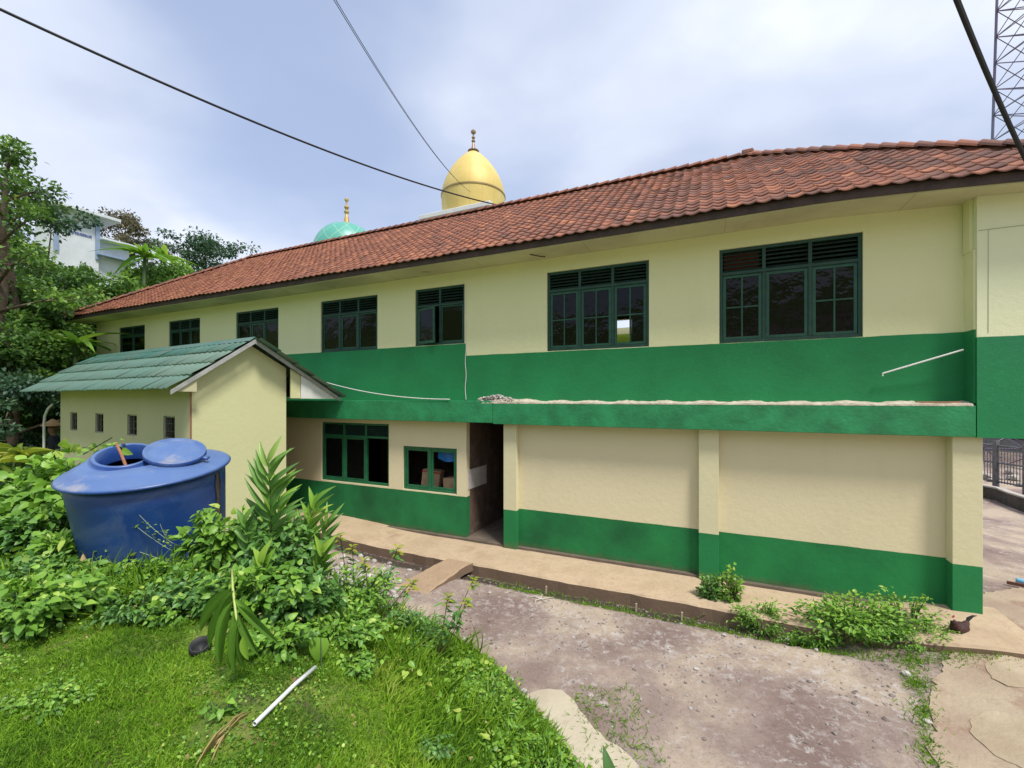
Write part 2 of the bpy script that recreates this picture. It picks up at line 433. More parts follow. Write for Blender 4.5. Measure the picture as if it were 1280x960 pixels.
b = MB(); b.box(7.95, 8.45, -.22, -.1, 3.2, 3.225); b.obj('ledge_offcut', mat('bare_wood', (.42, .22, .14), (.3, .16, .1), 10, .8), school)
# pillars
for t0, t1, o in ((1.02, 1.33, -.14), (4.94, 5.27, -.14), (8.36, 8.69, -.20)):
    b = MB(); b.box(t0, t1, o, .0-.003, -.12, 2.714); b.obj('pillar', M_pil, school, bevel=.006)
# vertical movement joint and cable chase
b = MB()
pts = [(-.018, -.012, 5.9)]
for k in range(30): pts.append((-.012+.012*math.sin(k*.9), -.011, 5.85-k*.09))
b.tube(pts, .008, 5); b.obj('drop_wire', M_white, school)

# soffit + fascia; the roof sags towards its near corner
EA = -.66
def sag(t, o): return -.26*np.clip((t-6.6)/3.8, 0, 1.2)**1.4*np.clip(1-(o+.7)/4.2, 0, 1)
def sag_obj(o_):
    me = o_.data; n = len(me.vertices); c = np.empty(n*3, np.float32); me.vertices.foreach_get('co', c); c = c.reshape(-1, 3)
    c[:, 2] += sag(c[:, 0], c[:, 1]); me.vertices.foreach_set('co', c.ravel()); me.update(); return o_
SEG = [6.6+.5*k for k in range(8)]
def runs(a, b_):
    e = [a]+[q for q in SEG if a < q < b_]+[b_]; return list(zip(e[:-1], e[1:]))
b = MB()
for q0, q1 in runs(-17.40, 10.28): b.box(q0, q1, EA, -.31, 6.243, 6.262)
for q0, q1 in runs(-17.40, 8.58): b.box(q0, q1, -.308, -.002, 6.243, 6.262)
b.box(9.70, 10.28, -.30, 7.9, 6.243, 6.262); b.box(-17.4, -16.82, 0, 7.9, 6.243, 6.262); b.box(-16.8, 9.68, 7.22, 7.9, 6.243, 6.262)
sag_obj(b.obj('soffit', M_soffit, school))
for t in np.arange(-16.6, 10, 2.44):
    b = MB(); b.box(t, t+.006, EA+.01, -.004 if t < 8.4 else -.32, 6.2405, 6.2425); sag_obj(b.obj('soffit_joint', mat('soffit_joint_line', (.30, .28, .17), (.26, .24, .15), 5, .9), school))  # thin strips in a darker tone mark the board joints
b = MB()
for q0, q1 in runs(-17.46, 10.33): b.box(q0, q1, EA-.028, EA-.001, 6.262, 6.385)
b.box(10.30, 10.33, EA, 7.96, 6.225, 6.40); b.box(-17.46, -17.43, EA, 7.96, 6.225, 6.40); b.box(-17.43, 10.3, 7.93, 7.96, 6.225, 6.4)
sag_obj(b.obj('fascia_board', M_fascia, school))
b = MB(); b.tube([(1.75, -.40, 6.236), (1.95, -.34, 6.19), (2.05, -.30, 6.18)], .012, 5); b.obj('loose_soffit_strip', M_fascia, school)

# tiled roof
ZE, OE, OR = 6.375, -.74, 3.65
RUN = OR-OE; RISE = 9.31-ZE; SL = math.hypot(RUN, RISE); CV = RUN/SL; SV = RISE/SL
TL, TR = -17.52, 10.40
def tone(q, t, v, rng):
    k = np.clip((t+10)/16, 0, 1)              # the far half keeps its newer orange tiles, the near half is stained
    patch = .5+.5*math.sin(t*1.1+v*1.7)*math.sin(t*.37-v*.9)
    q = (.78-.34*k)+(q-.42)*(.40+.45*k)+(patch-.5)*.20*k
    if rng.random() < .06*k: q += .35
    return q
sag_obj(tiles('roof_front', (0, OE, ZE), (1, 0, 0), (0, CV, SV), TL, TR, SL, CV, .212, .24, M_tile, school, 7, tone, run=(1, 1), hgt=.026, lift=.023, wav=.006))
tiles('roof_rear', (0, 2*OR-OE, ZE), (-1, 0, 0), (0, -CV, SV), -TR, -TL, SL, CV, .235, .262, M_tile, school, 3, tone, run=(1, 1))
sag_obj(tiles('roof_hip_end', (TR, 0, ZE), (0, 1, 0), (-CV, 0, SV), OE, 2*OR-OE, SL, CV, .235, .262, M_tile, school, 4, None, run=(1, 1)))
tiles('roof_hip_end', (TL, 0, ZE), (0, -1, 0), (CV, 0, SV), -(2*OR-OE), -OE, SL, CV, .235, .262, M_tile, school, 4, None, run=(1, 1))
zr = 9.31+.03
V = []; F = []; ts_ = np.linspace(0, 1, 40)
for j in range(9):
    v = .045+(1-.06)*j/8
    for q in ts_:
        a0, a1 = TL+.06+v*RUN, TR-.06-v*RUN; V.append((a0+(a1-a0)*q, OE+.02+v*RUN, ZE+v*RISE-.045))
for j in range(8):
    for i in range(39): F.append((j*40+i, j*40+i+1, (j+1)*40+i+1, (j+1)*40+i))
sag_obj(np_obj('roof_underlay', V, F, M_fascia, school))
b = MB()
for q0, q1 in runs(-17.4, 10.28): b.box(q0, q1, EA+.0, EA+.05, 6.385, 6.425)
sag_obj(b.obj('eave_batten', M_fascia, school))
caps('ridge_tiles', (TL+RUN, OR, zr), (TR-RUN, OR, zr), .13, .30, M_tile, school)
sag_obj(caps('hip_tiles', (TR, OE, ZE+.05), (TR-RUN, OR, zr), .12, .30, M_tile, school, 4))
caps('hip_tiles', (TL, OE, ZE+.05), (TL+RUN, OR, zr), .12, .30, M_tile, school, 5)
caps('hip_tiles', (TR, 2*OR-OE, ZE+.05), (TR-RUN, OR, zr), .12, .30, M_tile, school, 6)
b = MB(); b.box(TR-RUN-.16, TR-RUN+.1, OR-.12, OR+.12, zr+.02, zr+.14, r=.5); b.obj('ridge_end_tile', M_tile, school, bevel=.03)

# windows
def window(t0, t1, z0, z1, bays, lz=.38, o=.03, label=None, open_bay=None, glass=None, fm=None, smm=None):
    W = t1-t0; fw = .055; n = len(bays)
    root = None
    b = MB()
    b.box(t0, t0+fw, o, o+.08, z0, z1); b.box(t1-fw, t1, o, o+.08, z0, z1)
    b.box(t0+fw, t1-fw, o+.001, o+.079, z1-fw, z1); b.box(t0+fw, t1-fw, o+.001, o+.079, z0, z0+fw*1.1)
    zt = z1-lz if lz else z1-fw
    if lz: b.box(t0+fw, t1-fw, o-.004, o+.076, zt-fw/2, zt+fw/2)
    bw = (W-fw*(n+1))/n; xs = [t0+fw+i*(bw+fw) for i in range(n)]
    for x in xs[1:]: b.box(x-fw, x, o+.002, o+.078, z0+fw*1.1, z1-fw)
    root = b.obj('window', fm or M_frame, school, bevel=.004)
    if label: root['label'] = label
    if lz:
        l = MB()
        for x in xs:
            k = 5
            for i in range(k):
                zc = zt+fw/2+(lz-1.5*fw)*(i+.5)/k
                M = Matrix.Translation((x+bw/2, o+.05, zc)) @ Matrix.Rotation(R(38), 4, 'X')
                l.box(-bw/2, bw/2, -.034, .034, -.004, .004, M)
        l.obj('louvre', M_louvre, root)
    s = MB(); g = MB(); zb = z0+fw*1.1; zu = zt-fw/2 if lz else z1-fw
    for i, (x, kind) in enumerate(zip(xs, bays)):
        sw = .05 if kind != 'net' else .03
        oo = o+.018
        if kind == 'gap':
            continue
        a0, a1, c0, c1 = x+.004, x+bw-.004, zb+.004, zu-.004
        if kind == 'swing':
            M = Matrix.Translation((a0, oo-.012, 0)) @ Matrix.Rotation(R(-14), 4, 'Z')
            L = a1-a0-.02
            s.box(0, sw, 0, .035, c0-.02, c1-.02, M); s.box(L-sw, L, 0, .035, c0-.02, c1-.02, M)
            s.box(sw, L-sw, .001, .034, c0-.02, c0+sw, M); s.box(sw, L-sw, .001, .034, c1-sw-.02, c1-.02, M)
            g.box(sw, L-sw, .014, .018, c0+sw, c1-sw-.02, M); continue
        s.box(a0, a0+sw, oo, oo+.035, c0, c1); s.box(a1-sw, a1, oo, oo+.035, c0, c1)
        s.box(a0+sw, a1-sw, oo+.001, oo+.034, c0, c0+sw); s.box(a0+sw, a1-sw, oo+.001, oo+.034, c1-sw, c1)
        mx, mz = (a0+a1)/2, (c0+c1)/2
        if kind.startswith('grid'):
            s.box(mx-.013, mx+.013, oo+.004, oo+.03, c0+sw, c1-sw)
            s.box(a0+sw, mx-.013, oo+.005, oo+.029, mz-.013, mz+.013); s.box(mx+.013, a1-sw, oo+.005, oo+.029, mz-.013, mz+.013)
            quads = [(a0+sw, mx-.013, c0+sw, mz-.013), (mx+.013, a1-sw, c0+sw, mz-.013), (a0+sw, mx-.013, mz+.013, c1-sw), (mx+.013, a1-sw, mz+.013, c1-sw)]
            drop = {'grid_a': [0], 'grid_b': [1]}.get(kind, [])
            for q, (p0, p1, q0, q1) in enumerate(quads):
                if q not in drop: g.box(p0, p1, oo+.015, oo+.019, q0, q1)
        elif kind != 'open':
            g.box(a0+sw, a1-sw, oo+.015, oo+.019, c0+sw, c1-sw)
    if s.v: s.obj('sash', smm or M_sash, root, bevel=.003)
    if g.v: g.obj('glass', glass or M_glass, root)
    return root
window(*UW[0], ['net', 'net'], .34, label='small far window half behind the metal roof')
window(*UW[1], ['net', 'net', 'net'], .34)
window(*UW[2], ['net', 'single', 'net'], .36)
window(*UW[3], ['net', 'single', 'net'], .40)
window(*UW[4], ['swing', 'net'], .42, label='two-light window with its left casement ajar')
window(*UW[5], ['grid', 'grid', 'grid_a'], .40, label='three-light window with a missing lower pane')
window(*UW[6], ['grid', 'single', 'grid'], .44, label='three-light window with one large middle pane')
b = MB(); b.box(5.36, 5.92, .13, .145, 5.56, 5.90); b.obj('red_reflection_board', mat('painted_red_reflection', (.16, .03, .02), (.09, .02, .015), 3, .8), school)  # board added behind the louvre, its red paints in a reflection
window(*LW[0], ['single', 'single', 'gap'], .36, label='ground-floor window with one open bay', fm=M_frameb, smm=M_frameb)
window(*LW[1], ['open', 'open'], 0, label='small unlouvred window beside the doorway', fm=M_frameb, smm=M_frameb)
window(-12, -10.4, 1.1, 2.5, ['single', 'single'], .3)
window(-8.6, -7, 1.1, 2.5, ['single', 'single'], .3)
b = MB()
for t0, t1 in ((-15.5, -13), (3.1, 4.1)): pass

# footpath of the school, draped
def strip(name, t0, t1, o0, o1, th, m, parent=None, zoff=0.0, seed=1, edge=.03, n=None):
    rng = random.Random(seed); n = n or int(abs(t1-t0)/.18); V = []; F = []
    e0 = 0
    for i in range(n+1):
        t = t0+(t1-t0)*i/n
        e0 = e0*.6+rng.uniform(-edge, edge)*.6
        z = float(path_z(t))+zoff+rng.uniform(-.003, .003)
        oo = o0+e0
        for o, zz in ((oo+.01, z-th), (oo, z-.03), (oo+.03, z-.002+rng.uniform(-.006, .004)), ((oo+o1)/2, z+.004), (o1, z+.008)):
            V.append(from_b(t, o, zz))
    for i in range(n):
        for k in range(4): F.append((i*5+k, i*5+k+1, i*5+5+k+1, i*5+5+k))
    F.append((0, 1, 2, 3, 4)); F.append(tuple(n*5+k for k in (4, 3, 2, 1, 0)))
    o = np_obj(name, V, F, m, parent); return o
def path_mat(name, a, b2, c, edge):
    m, nt, N, L, P = new_mat(name)
    tc = N.new('ShaderNodeTexCoord').outputs['Object']
    n = noise(N, L, tc, 1.3, 7, .6); rp = ramp(N, [(.36, a), (.55, b2), (.72, c)]); L.new(n.outputs[0], rp.inputs[0])
    n2 = noise(N, L, tc, 16, 8, .7); r2 = ramp(N, [(.5, (0, 0, 0)), (.7, (.5, .5, .5))]); L.new(n2.outputs[0], r2.inputs[0])
    col = mixc(N, L, r2.outputs[0], rp.outputs[0], edge)
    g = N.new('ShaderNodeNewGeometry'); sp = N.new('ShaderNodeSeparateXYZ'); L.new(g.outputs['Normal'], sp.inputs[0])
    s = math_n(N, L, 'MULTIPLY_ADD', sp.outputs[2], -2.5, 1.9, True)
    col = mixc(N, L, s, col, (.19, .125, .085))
    L.new(col, P.inputs['Base Color']); P.inputs['Roughness'].default_value = .88
    bump(N, L, P, n2.outputs[0], .5, .02); return m
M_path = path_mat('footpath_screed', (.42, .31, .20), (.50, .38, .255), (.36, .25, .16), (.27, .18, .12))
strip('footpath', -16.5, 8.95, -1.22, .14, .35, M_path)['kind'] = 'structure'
rg = random.Random(8); V = []; F = []; n = 12
for i in range(n+1):
    q = i/n; o = -1.19-1.25*q; z = .012-.155*q**1.1
    tl = .26-.36*q+rg.uniform(-.018, .018); tr = .84-.20*q**.6+rg.uniform(-.018, .018)
    for j, t in enumerate((tl, tl+.03, (tl+tr)/2, tr-.03, tr)): V.append(from_b(t, o, z+(-.012 if j in (0, 4) else .0)+rg.uniform(-.004, .004)))
    V += [from_b(tr+.01, o, z-.16), from_b(tl-.01, o, z-.16)]
for i in range(n):
    for j in range(7): F.append((i*7+j, i*7+(j+1) % 7, (i+1)*7+(j+1) % 7, (i+1)*7+j))
F.append(tuple(n*7+j for j in range(7)))
o_ = np_obj('gutter_crossing', V, F, path_mat('crossing_screed', (.34, .235, .15), (.38, .27, .175), (.28, .18, .12), (.22, .14, .10))); o_['kind'] = 'structure'
# ------------------------------------------------------------------ ground sheet
def axis(lo, hi, dl, dh, step, far):
    a = list(np.arange(dl, dh+1e-6, step)); g = step; x = dh
    while x < hi: g *= 1.09; x += g; a.append(x)
    g = step; x = dl; bfr = []
    while x > lo: g *= 1.09; x -= g; bfr.append(x)
    return np.array(bfr[::-1]+a)
gx = axis(-160, 160, -8.5, 9.5, .075, 0); gy = axis(-60, 260, 1.6, 12.4, .075, 0)
GX, GY = np.meshgrid(gx, gy); GZ = Hgt(GX, GY)
nx, ny = len(gx), len(gy)
idx = np.arange(nx*ny).reshape(ny, nx)
F = np.stack([idx[:-1, :-1], idx[:-1, 1:], idx[1:, 1:], idx[1:, :-1]], -1).reshape(-1, 4)
ground = np_obj('ground', np.stack([GX, GY, GZ], -1).reshape(-1, 3), F, None, smooth=True)
SD = sgn_dist(GX, GY)
veg = np.clip(SD/.12+.2, 0, 1)
hs = (-GX-11.5)*.75+(GY-13.5)*.45
veg = np.maximum(veg, np.clip(hs, 0, 1))
tt, oo = to_b(GX, GY)
bank = np.exp(-((GX-16.5)**2+(GY-15)**2)/60.)
veg = np.where((SD < 0) & (hs < 0), veg, veg)
far = np.clip((np.hypot(GX, GY)-26)/8, 0, 1); veg = np.maximum(veg, far)
gut = sm((oo+1.66)/.12)*sm((-1.16-oo)/.06)*sm((7.0-tt)/.6)
chips = np.clip(1-np.abs(oo+2.25+.25*np.sin(tt*2))/1.2, 0, 1)*np.clip((tt-.2)/1., 0, 1)*np.clip((8.2-tt)/1, 0, 1)
for nm, arr in (('veg', veg), ('gut', gut), ('chips', chips)):
    a = ground.data.attributes.new(nm, 'FLOAT', 'POINT'); a.data.foreach_set('value', arr.ravel().astype(np.float32))
ground['kind'] = 'structure'
m, nt, N, L, P = new_mat('yard_soil')
tc = N.new('ShaderNodeTexCoord').outputs['Object']
def attr(n):
    a = N.new('ShaderNodeAttribute'); a.attribute_name = n; return a.outputs['Fac']
n1 = noise(N, L, tc, .8, 7, .6); r1 = ramp(N, [(.36, (.215, .15, .13)), (.50, (.31, .235, .20)), (.62, (.46, .37, .285))]); L.new(n1.outputs[0], r1.inputs[0])
n2 = noise(N, L, tc, 9, 10, .75, .4); r2 = ramp(N, [(.50, (0, 0, 0)), (.66, (1, 1, 1))]); L.new(n2.outputs[0], r2.inputs[0])
n3 = noise(N, L, tc, 1.1, 5, .65, .8); r3 = ramp(N, [(.50, (0, 0, 0)), (.64, (1, 1, 1))]); L.new(n3.outputs[0], r3.inputs[0])
pw = math_n(N, L, 'MAXIMUM', r3.outputs[0], math_n(N, L, 'MULTIPLY', attr('chips'), .9))
dust = math_n(N, L, 'MULTIPLY', r2.outputs[0], math_n(N, L, 'MULTIPLY_ADD', pw, .85, .16))
c = mixc(N, L, dust, r1.outputs[0], (.56, .52, .50))
n5 = noise(N, L, tc, 45, 5, .8); r5 = ramp(N, [(.60, (0, 0, 0)), (.70, (1, 1, 1))]); L.new(n5.outputs[0], r5.inputs[0])
c = mixc(N, L, math_n(N, L, 'MULTIPLY', r5.outputs[0], .35), c, (.42, .36, .34))
n6 = noise(N, L, tc, 28, 6, .8); r6 = ramp(N, [(.36, (1, 1, 1)), (.46, (0, 0, 0))]); L.new(n6.outputs[0], r6.inputs[0])
c = mixc(N, L, math_n(N, L, 'MULTIPLY', r6.outputs[0], .4), c, (.07, .045, .035))
c = mixc(N, L, attr('gut'), c, (.055, .04, .028))
nv = noise(N, L, tc, 3.5, 8, .7); rv = ramp(N, [(.3, (.10, .085, .035)), (.42, (.09, .14, .02)), (.54, (.17, .25, .025)), (.66, (.17, .14, .06))]); L.new(nv.outputs[0], rv.inputs[0])
ve = math_n(N, L, 'ADD', attr('veg'), math_n(N, L, 'MULTIPLY_ADD', n2.outputs[0], .8, -.4))
rve = ramp(N, [(.42, (0, 0, 0)), (.58, (1, 1, 1))]); L.new(ve, rve.inputs[0])
c = mixc(N, L, rve.outputs[0], c, rv.outputs[0])
L.new(c, P.inputs['Base Color']); P.inputs['Roughness'].default_value = .92
hh = math_n(N, L, 'ADD', math_n(N, L, 'MULTIPLY', n2.outputs[0], .7), math_n(N, L, 'MULTIPLY', n5.outputs[0], .4))
bump(N, L, P, hh, .9, .035)
ground.data.materials.append(m)

def drape(name, poly, off, m, jit=.03, step=.12, th=.05, seed=1, sub=.06, kind='structure'):
    """an irregular poured sheet that follows the ground"""
    rng = random.Random(seed); P2 = []
    for _ in range(2):
        poly = [((1-w)*poly[i][0]+w*poly[(i+1) % len(poly)][0], (1-w)*poly[i][1]+w*poly[(i+1) % len(poly)][1]) for i in range(len(poly)) for w in (.25, .75)]
    n = len(poly)
    for i in range(n):
        a = Vector(poly[i]); c_ = Vector(poly[(i+1) % n]); k = max(1, int((c_-a).length/sub))
        for j in range(k):
            p = a.lerp(c_, j/k); P2.append((p.x+rng.uniform(-jit, jit), p.y+rng.uniform(-jit, jit)))
    nb = len(P2); xs = [p[0] for p in P2]; ys = [p[1] for p in P2]
    pts = [Vector(p) for p in P2]
    x = min(xs)
    def inside(px, py):
        r = False
        for i in range(nb):
            x1, y1 = P2[i]; x2, y2 = P2[(i+1) % nb]
            if (y1 > py) != (y2 > py) and px < (x2-x1)*(py-y1)/(y2-y1)+x1: r = not r
        return r
    while x < max(xs):
        y = min(ys)
        while y < max(ys):
            if inside(x, y) and min((x-q[0])**2+(y-q[1])**2 for q in P2) > (step*.4)**2: pts.append(Vector((x, y)))
            y += step
        x += step
    vs, es, fs, ov, oe, of = delaunay_2d_cdt(pts, [], [list(range(nb))], 1, 1e-5)
    H_ = Hgt(np.array([v[0] for v in vs]), np.array([v[1] for v in vs]))
    V = [(v[0], v[1], h+off) for v, h in zip(vs, H_)]
    F = [tuple(f) for f in fs]
    cnt = {}
    for f in F:
        for i in range(len(f)):
            e = (f[i], f[(i+1) % len(f)]); k = (min(e), max(e)); cnt.setdefault(k, []).append(e)
    for k, es_ in cnt.items():
        if len(es_) == 1:
            a, c_ = es_[0]; b0 = len(V); V += [(V[a][0], V[a][1], V[a][2]-th), (V[c_][0], V[c_][1], V[c_][2]-th)]
            F.append((c_, a, b0, b0+1))
    o = np_obj(name, V, F, m); o['kind'] = kind; return o
M_cem = mat('pale_cement', (.50, .44, .33), (.42, .36, .27), 1.6, .88, .5, 22, spots=(5, .6, (.36, .28, .2), .12))
M_cem2 = mat('cement_patch', (.45, .37, .26), (.36, .28, .19), 2.5, .88, .5, 22, spots=(6, .62, (.40, .33, .22), .1))
M_cem3 = mat('muddy_cement', (.33, .24, .18), (.42, .34, .24), 1.1, .9, .6, 18, spots=(2.0, .52, (.27, .17, .12), .14))
drape('concrete_strip', [(.16, 5.03), (.60, 5.10), (.72, 4.75), (.85, 4.45), (1.12, 4.12), (1.3, 3.7), (1.5, 3.0), (.5, 2.9), (.45, 3.8), (.35, 4.4), (.18, 4.75)], .018, M_cem, .022, seed=3)
drape('drive_concrete', [(3.80, 3.6), (3.95, 4.1), (4.35, 4.45), (4.55, 4.75), (5.05, 5.15), (5.55, 5.5), (6.1, 5.75), (6.6, 6.3), (6.2, 6.9), (5.9, 7.2), (7.4, 7.0), (9.5, 7.6), (16, 12.8), (20, 17.5), (24, 14), (14, 3.6)], .02, M_cem3, .035, .2, seed=4)
drape('cement_patch_far', [(5.5, 4.98), (5.85, 5.35), (6.5, 5.5), (7.0, 5.2), (6.8, 4.72), (6.1, 4.65), (5.6, 4.75)], .028, M_cem2, .024, seed=5, th=.008)
drape('cement_patch_near', [(4.55, 3.7), (4.50, 4.2), (4.75, 4.5), (5.05, 4.55), (5.25, 4.3), (5.15, 3.9), (5.0, 3.6)], .028, M_cem2, .024, seed=6, th=.008)

# ------------------------------------------------------------------ loose stones on the yard (countless)
def stone_pts(n, f):
    k = n*14; x = RNG.uniform(-4, 8.8, k); y = RNG.uniform(3.2, 10.5, k); t, o = to_b(x, y)
    ok = (o < -1.2) & (sgn_dist(x, y) < -.02) & (RNG.random(k) < f(x, y, t, o))
    x = x[ok][:n]; y = y[ok][:n]
    return np.stack([x, y, Hgt(x, y)], -1)
ico = [(0,0,1),(.894,0,.447),(.276,.851,.447),(-.724,.526,.447),(-.724,-.526,.447),(.276,-.851,.447),(.724,.526,-.447),(-.276,.851,-.447),(-.894,0,-.447),(-.276,-.851,-.447),(.724,-.526,-.447),(0,0,-1)]
icf = [(0,1,2),(0,2,3),(0,3,4),(0,4,5),(0,5,1),(1,6,2),(2,7,3),(3,8,4),(4,9,5),(5,10,1),(1,10,6),(2,6,7),(3,7,8),(4,8,9),(5,9,10),(6,11,7),(7,11,8),(8,11,9),(9,11,10),(10,11,6)]
def rock(b, c, s, rng, r=0.):
    M = Matrix.Rotation(rng.uniform(0, 6.3), 3, 'Z') @ Matrix.Rotation(rng.uniform(-.5, .5), 3, 'X')
    V = [Vector(c)+M @ Vector((p[0]*s*rng.uniform(.7, 1.25), p[1]*s*rng.uniform(.6, 1.), p[2]*s*rng.uniform(.4, .7))) for p in ico]
    b.add(V, icf, r)
M_stone = tile_mat('pale_stone', [(0.0, (.12, .10, .09)), (.4, (.30, .27, .25)), (.75, (.48, .45, .42)), (1, (.62, .60, .56))])
rng = random.Random(9); b = MB()
for p in stone_pts(3600, lambda x, y, t, o: .25+.75*np.exp(-((o+2.1)/.8)**2)+.5*(np.sin(x*2.3)*np.sin(y*3.1+1) > .3)):
    s = abs(rng.gauss(0, .012))+.006
    rock(b, (p[0], p[1], p[2]+s*.1), s*.8, rng, .1+.6*rng.random())
tag(b.obj('loose_gravel', M_stone, fix=False), 'pale chips of gravel strewn over the brown yard', 'gravel', kind='stuff')
# rubble heaps: countable bigger pieces
def stone(x, y, s, label, group=None, tone_=.8, name='stone'):
    rng = random.Random(int(x*100)+int(y*37)); b = MB(); rock(b, (0, 0, s*.3), s, rng, tone_)
    o = b.obj(name, M_stone, smooth=False, loc=(x, y, hz(x, y)), fix=False, bevel=s*.12)
    return tag(o, label, 'stone', group)

# ------------------------------------------------------------------ toilet block with green metal roof
SH = (-6.29, 8.45); SA = math.atan2(.4826, -.876)      # local x = along the long wall (away), local y = across towards the school
def sh_local(): pass
shed = empty('toilet_block', (SH[0], SH[1], 0), (0, 0, SA))
tag(shed, 'small cream single-storey block with a green corrugated metal roof beside the blue tank', 'outbuilding')
# local frame: X=(-.876,.4826); Y = X rotated +90 = (-.4826,-.876) -> across is -Y
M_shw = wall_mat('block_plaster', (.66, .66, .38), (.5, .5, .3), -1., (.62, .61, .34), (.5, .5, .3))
M_shs = wall_mat('block_plaster_shaded', (.60, .58, .36), (.5, .5, .3), -1., (.50, .47, .29), (.5, .5, .3))  # darker copy of the gable plaster, shade of the long wall put into the colour
WD = 1.99; WL = 6.84
def zl(w): return 3.43+(4.54-3.43)*(w+.43)/(1.11+.43)
def zrr(w): return 4.54-(4.54-3.29)*(w-1.11)/(3.32-1.11)
holes = [(l-.24, l+.24, 2.43, 2.91) for l in (.85, 2.53, 4.30, 5.92)]
sw_ = pierced_wall(0, WL, .2, zl(0)-.06, 0, -.12, holes)
sw_.obj('side_wall', M_shs, shed)
b = MB(); g = [(-.002, .2), (-WD, .2), (-WD, zrr(WD)-.06), (-1.11, 4.46), (-.002, zl(0)-.07)]
b.prism(g, -.002, .12, 'x'); b.obj('gable_wall', M_shw, shed)
b = MB(); b.prism([(y, z) for y, z in g], WL-.12, WL-.001, 'x'); b.box(.12, WL-.12, -WD, -WD+.12, .2, zrr(WD)-.06); b.obj('rear_wall', M_shs, shed)
b = MB(); b.box(-.01, .0-.003, -.02, .012, 1.0, zl(0)-.07); b.obj('corner_stain', mat('rusty_corner', (.35, .16, .09), (.25, .12, .07), 8, .9), shed)
for (x0, x1, z0, z1) in holes:
    b = MB()
    b.box(x0, x1, -.06, -.03, z0, z0+.03); b.box(x0, x1, -.06, -.03, z1-.03, z1); b.box(x0, x0+.03, -.06, -.03, z0+.03, z1-.03); b.box(x1-.03, x1, -.06, -.03, z0+.03, z1-.03)
    w_ = b.obj('vent_window', M_metal, shed)
    b = MB()
    for k in range(1, 4): b.box(x0+(x1-x0)*k/4-.008, x0+(x1-x0)*k/4+.008, -.055, -.04, z0+.03, z1-.03)
    for k in range(1, 3): b.box(x0+.03, x1-.03, -.05, -.036, z0+(z1-z0)*k/3-.008, z0+(z1-z0)*k/3+.008)
    b.obj('grille', mat('dark_steel', (.07, .07, .08), (.04, .04, .05), 8, .6), w_)
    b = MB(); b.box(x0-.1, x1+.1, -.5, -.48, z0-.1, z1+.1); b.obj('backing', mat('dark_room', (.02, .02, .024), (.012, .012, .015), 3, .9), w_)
def sheet_mat():
    m, nt, N, L, P = new_mat('green_sheet_metal')
    at = N.new('ShaderNodeAttribute'); at.attribute_name = 'rnd'
    rp = ramp(N, [(0, (.035, .14, .105)), (.5, (.08, .19, .145)), (1, (.16, .26, .195))]); L.new(at.outputs['Fac'], rp.inputs[0])
    tc = N.new('ShaderNodeTexCoord').outputs['Object']
    n = noise(N, L, tc, 1.6, 8, .7); r = ramp(N, [(.4, (0, 0, 0)), (.7, (.7, .7, .7))]); L.new(n.outputs[0], r.inputs[0])
    c = mixc(N, L, r.outputs[0], rp.outputs[0], (.13, .17, .13))
    n2 = noise(N, L, tc, 13, 6, .7); r2 = ramp(N, [(.6, (0, 0, 0)), (.75, (.5, .5, .5))]); L.new(n2.outputs[0], r2.inputs[0])
    c = mixc(N, L, r2.outputs[0], c, (.05, .06, .04))
    L.new(c, P.inputs['Base Color']); P.inputs['Roughness'].default_value = .42; P.inputs['Metallic'].default_value = .15
    return m
M_sheet = sheet_mat()
RG = -.24
sl = math.hypot(1.54, 1.11)
def tone2(q, u, v, rng):
    band = 0 if v > .9 else 1
    return .15+.55*(v < .95)+(.5 if u < 1.6 and v > .4 else 0)*.8+rng.uniform(-.05, .05)
tiles('roof_sheet', (0, .43, 3.43), (1, 0, 0), (0, -1.54/sl, 1.11/sl), RG, 7.96, sl, 1, .21, sl/4, M_sheet, shed, 6, tone2, hgt=.022, lift=.035, wav=.0)
sr = math.hypot(3.32-1.11, 1.25)
tiles('roof_sheet', (0, -3.32, 3.29), (-1, 0, 0), (0, (3.32-1.11)/sr, 1.25/sr), -7.96, -RG, sr, 1, .21, sr/5, M_sheet, shed, 6, tone2, hgt=.022, lift=.03, wav=.0)
b = MB(); b.prism([(-1.11+.11, 4.50), (-1.11, 4.60), (-1.11-.11, 4.50), (-1.11, 4.575)], RG-.02, 7.97, 'x'); b.obj('ridge_cap', M_sheet, shed)
# barge boards
M_barge = mat('barge_board', (.42, .43, .42), (.30, .31, .30), 6, .7, .3, 20)
b = MB()
b.prism([(.44, 3.42), (.44, 3.34), (-1.11, 4.45), (-1.11, 4.54)], RG-.03, RG-.005, 'x'); b.prism([(-1.11, 4.54), (-1.11, 4.45), (-3.33, 3.19), (-3.33, 3.27)], RG-.031, RG-.006, 'x')
b.obj('barge_board', M_barge, shed)
b = MB(); b.prism([(.40, 3.40), (.0, 3.40), (.0, 3.66)], RG, RG+.02, 'x'); b.obj('eave_closer', M_shs, shed)
# white boxed eave on the school side
b = MB(); b.prism([(-WD-.24, 3.27), (-3.20, 3.255), (-3.26, 3.28), (-WD-.24, 3.82)], RG+.02, RG+.05, 'x'); b.box(RG+.05, 7.8, -3.22, -WD-.24, 3.262, 3.285)
b.obj('boxed_eave', M_white, shed)
b = MB(); b.prism([(-WD, 3.275), (-WD-.239, 3.275), (-WD-.239, 3.83), (-WD, 3.96)], RG+.06, RG+.09, 'x'); b.obj('eave_return', M_shw, shed)
b = MB(); b.prism([(-3.3, 3.215), (-3.3, 3.275), (-3.20, 3.335), (-3.12, 3.30)], RG-.03, RG+.02, 'x'); b.obj('eave_tip', M_barge, shed)

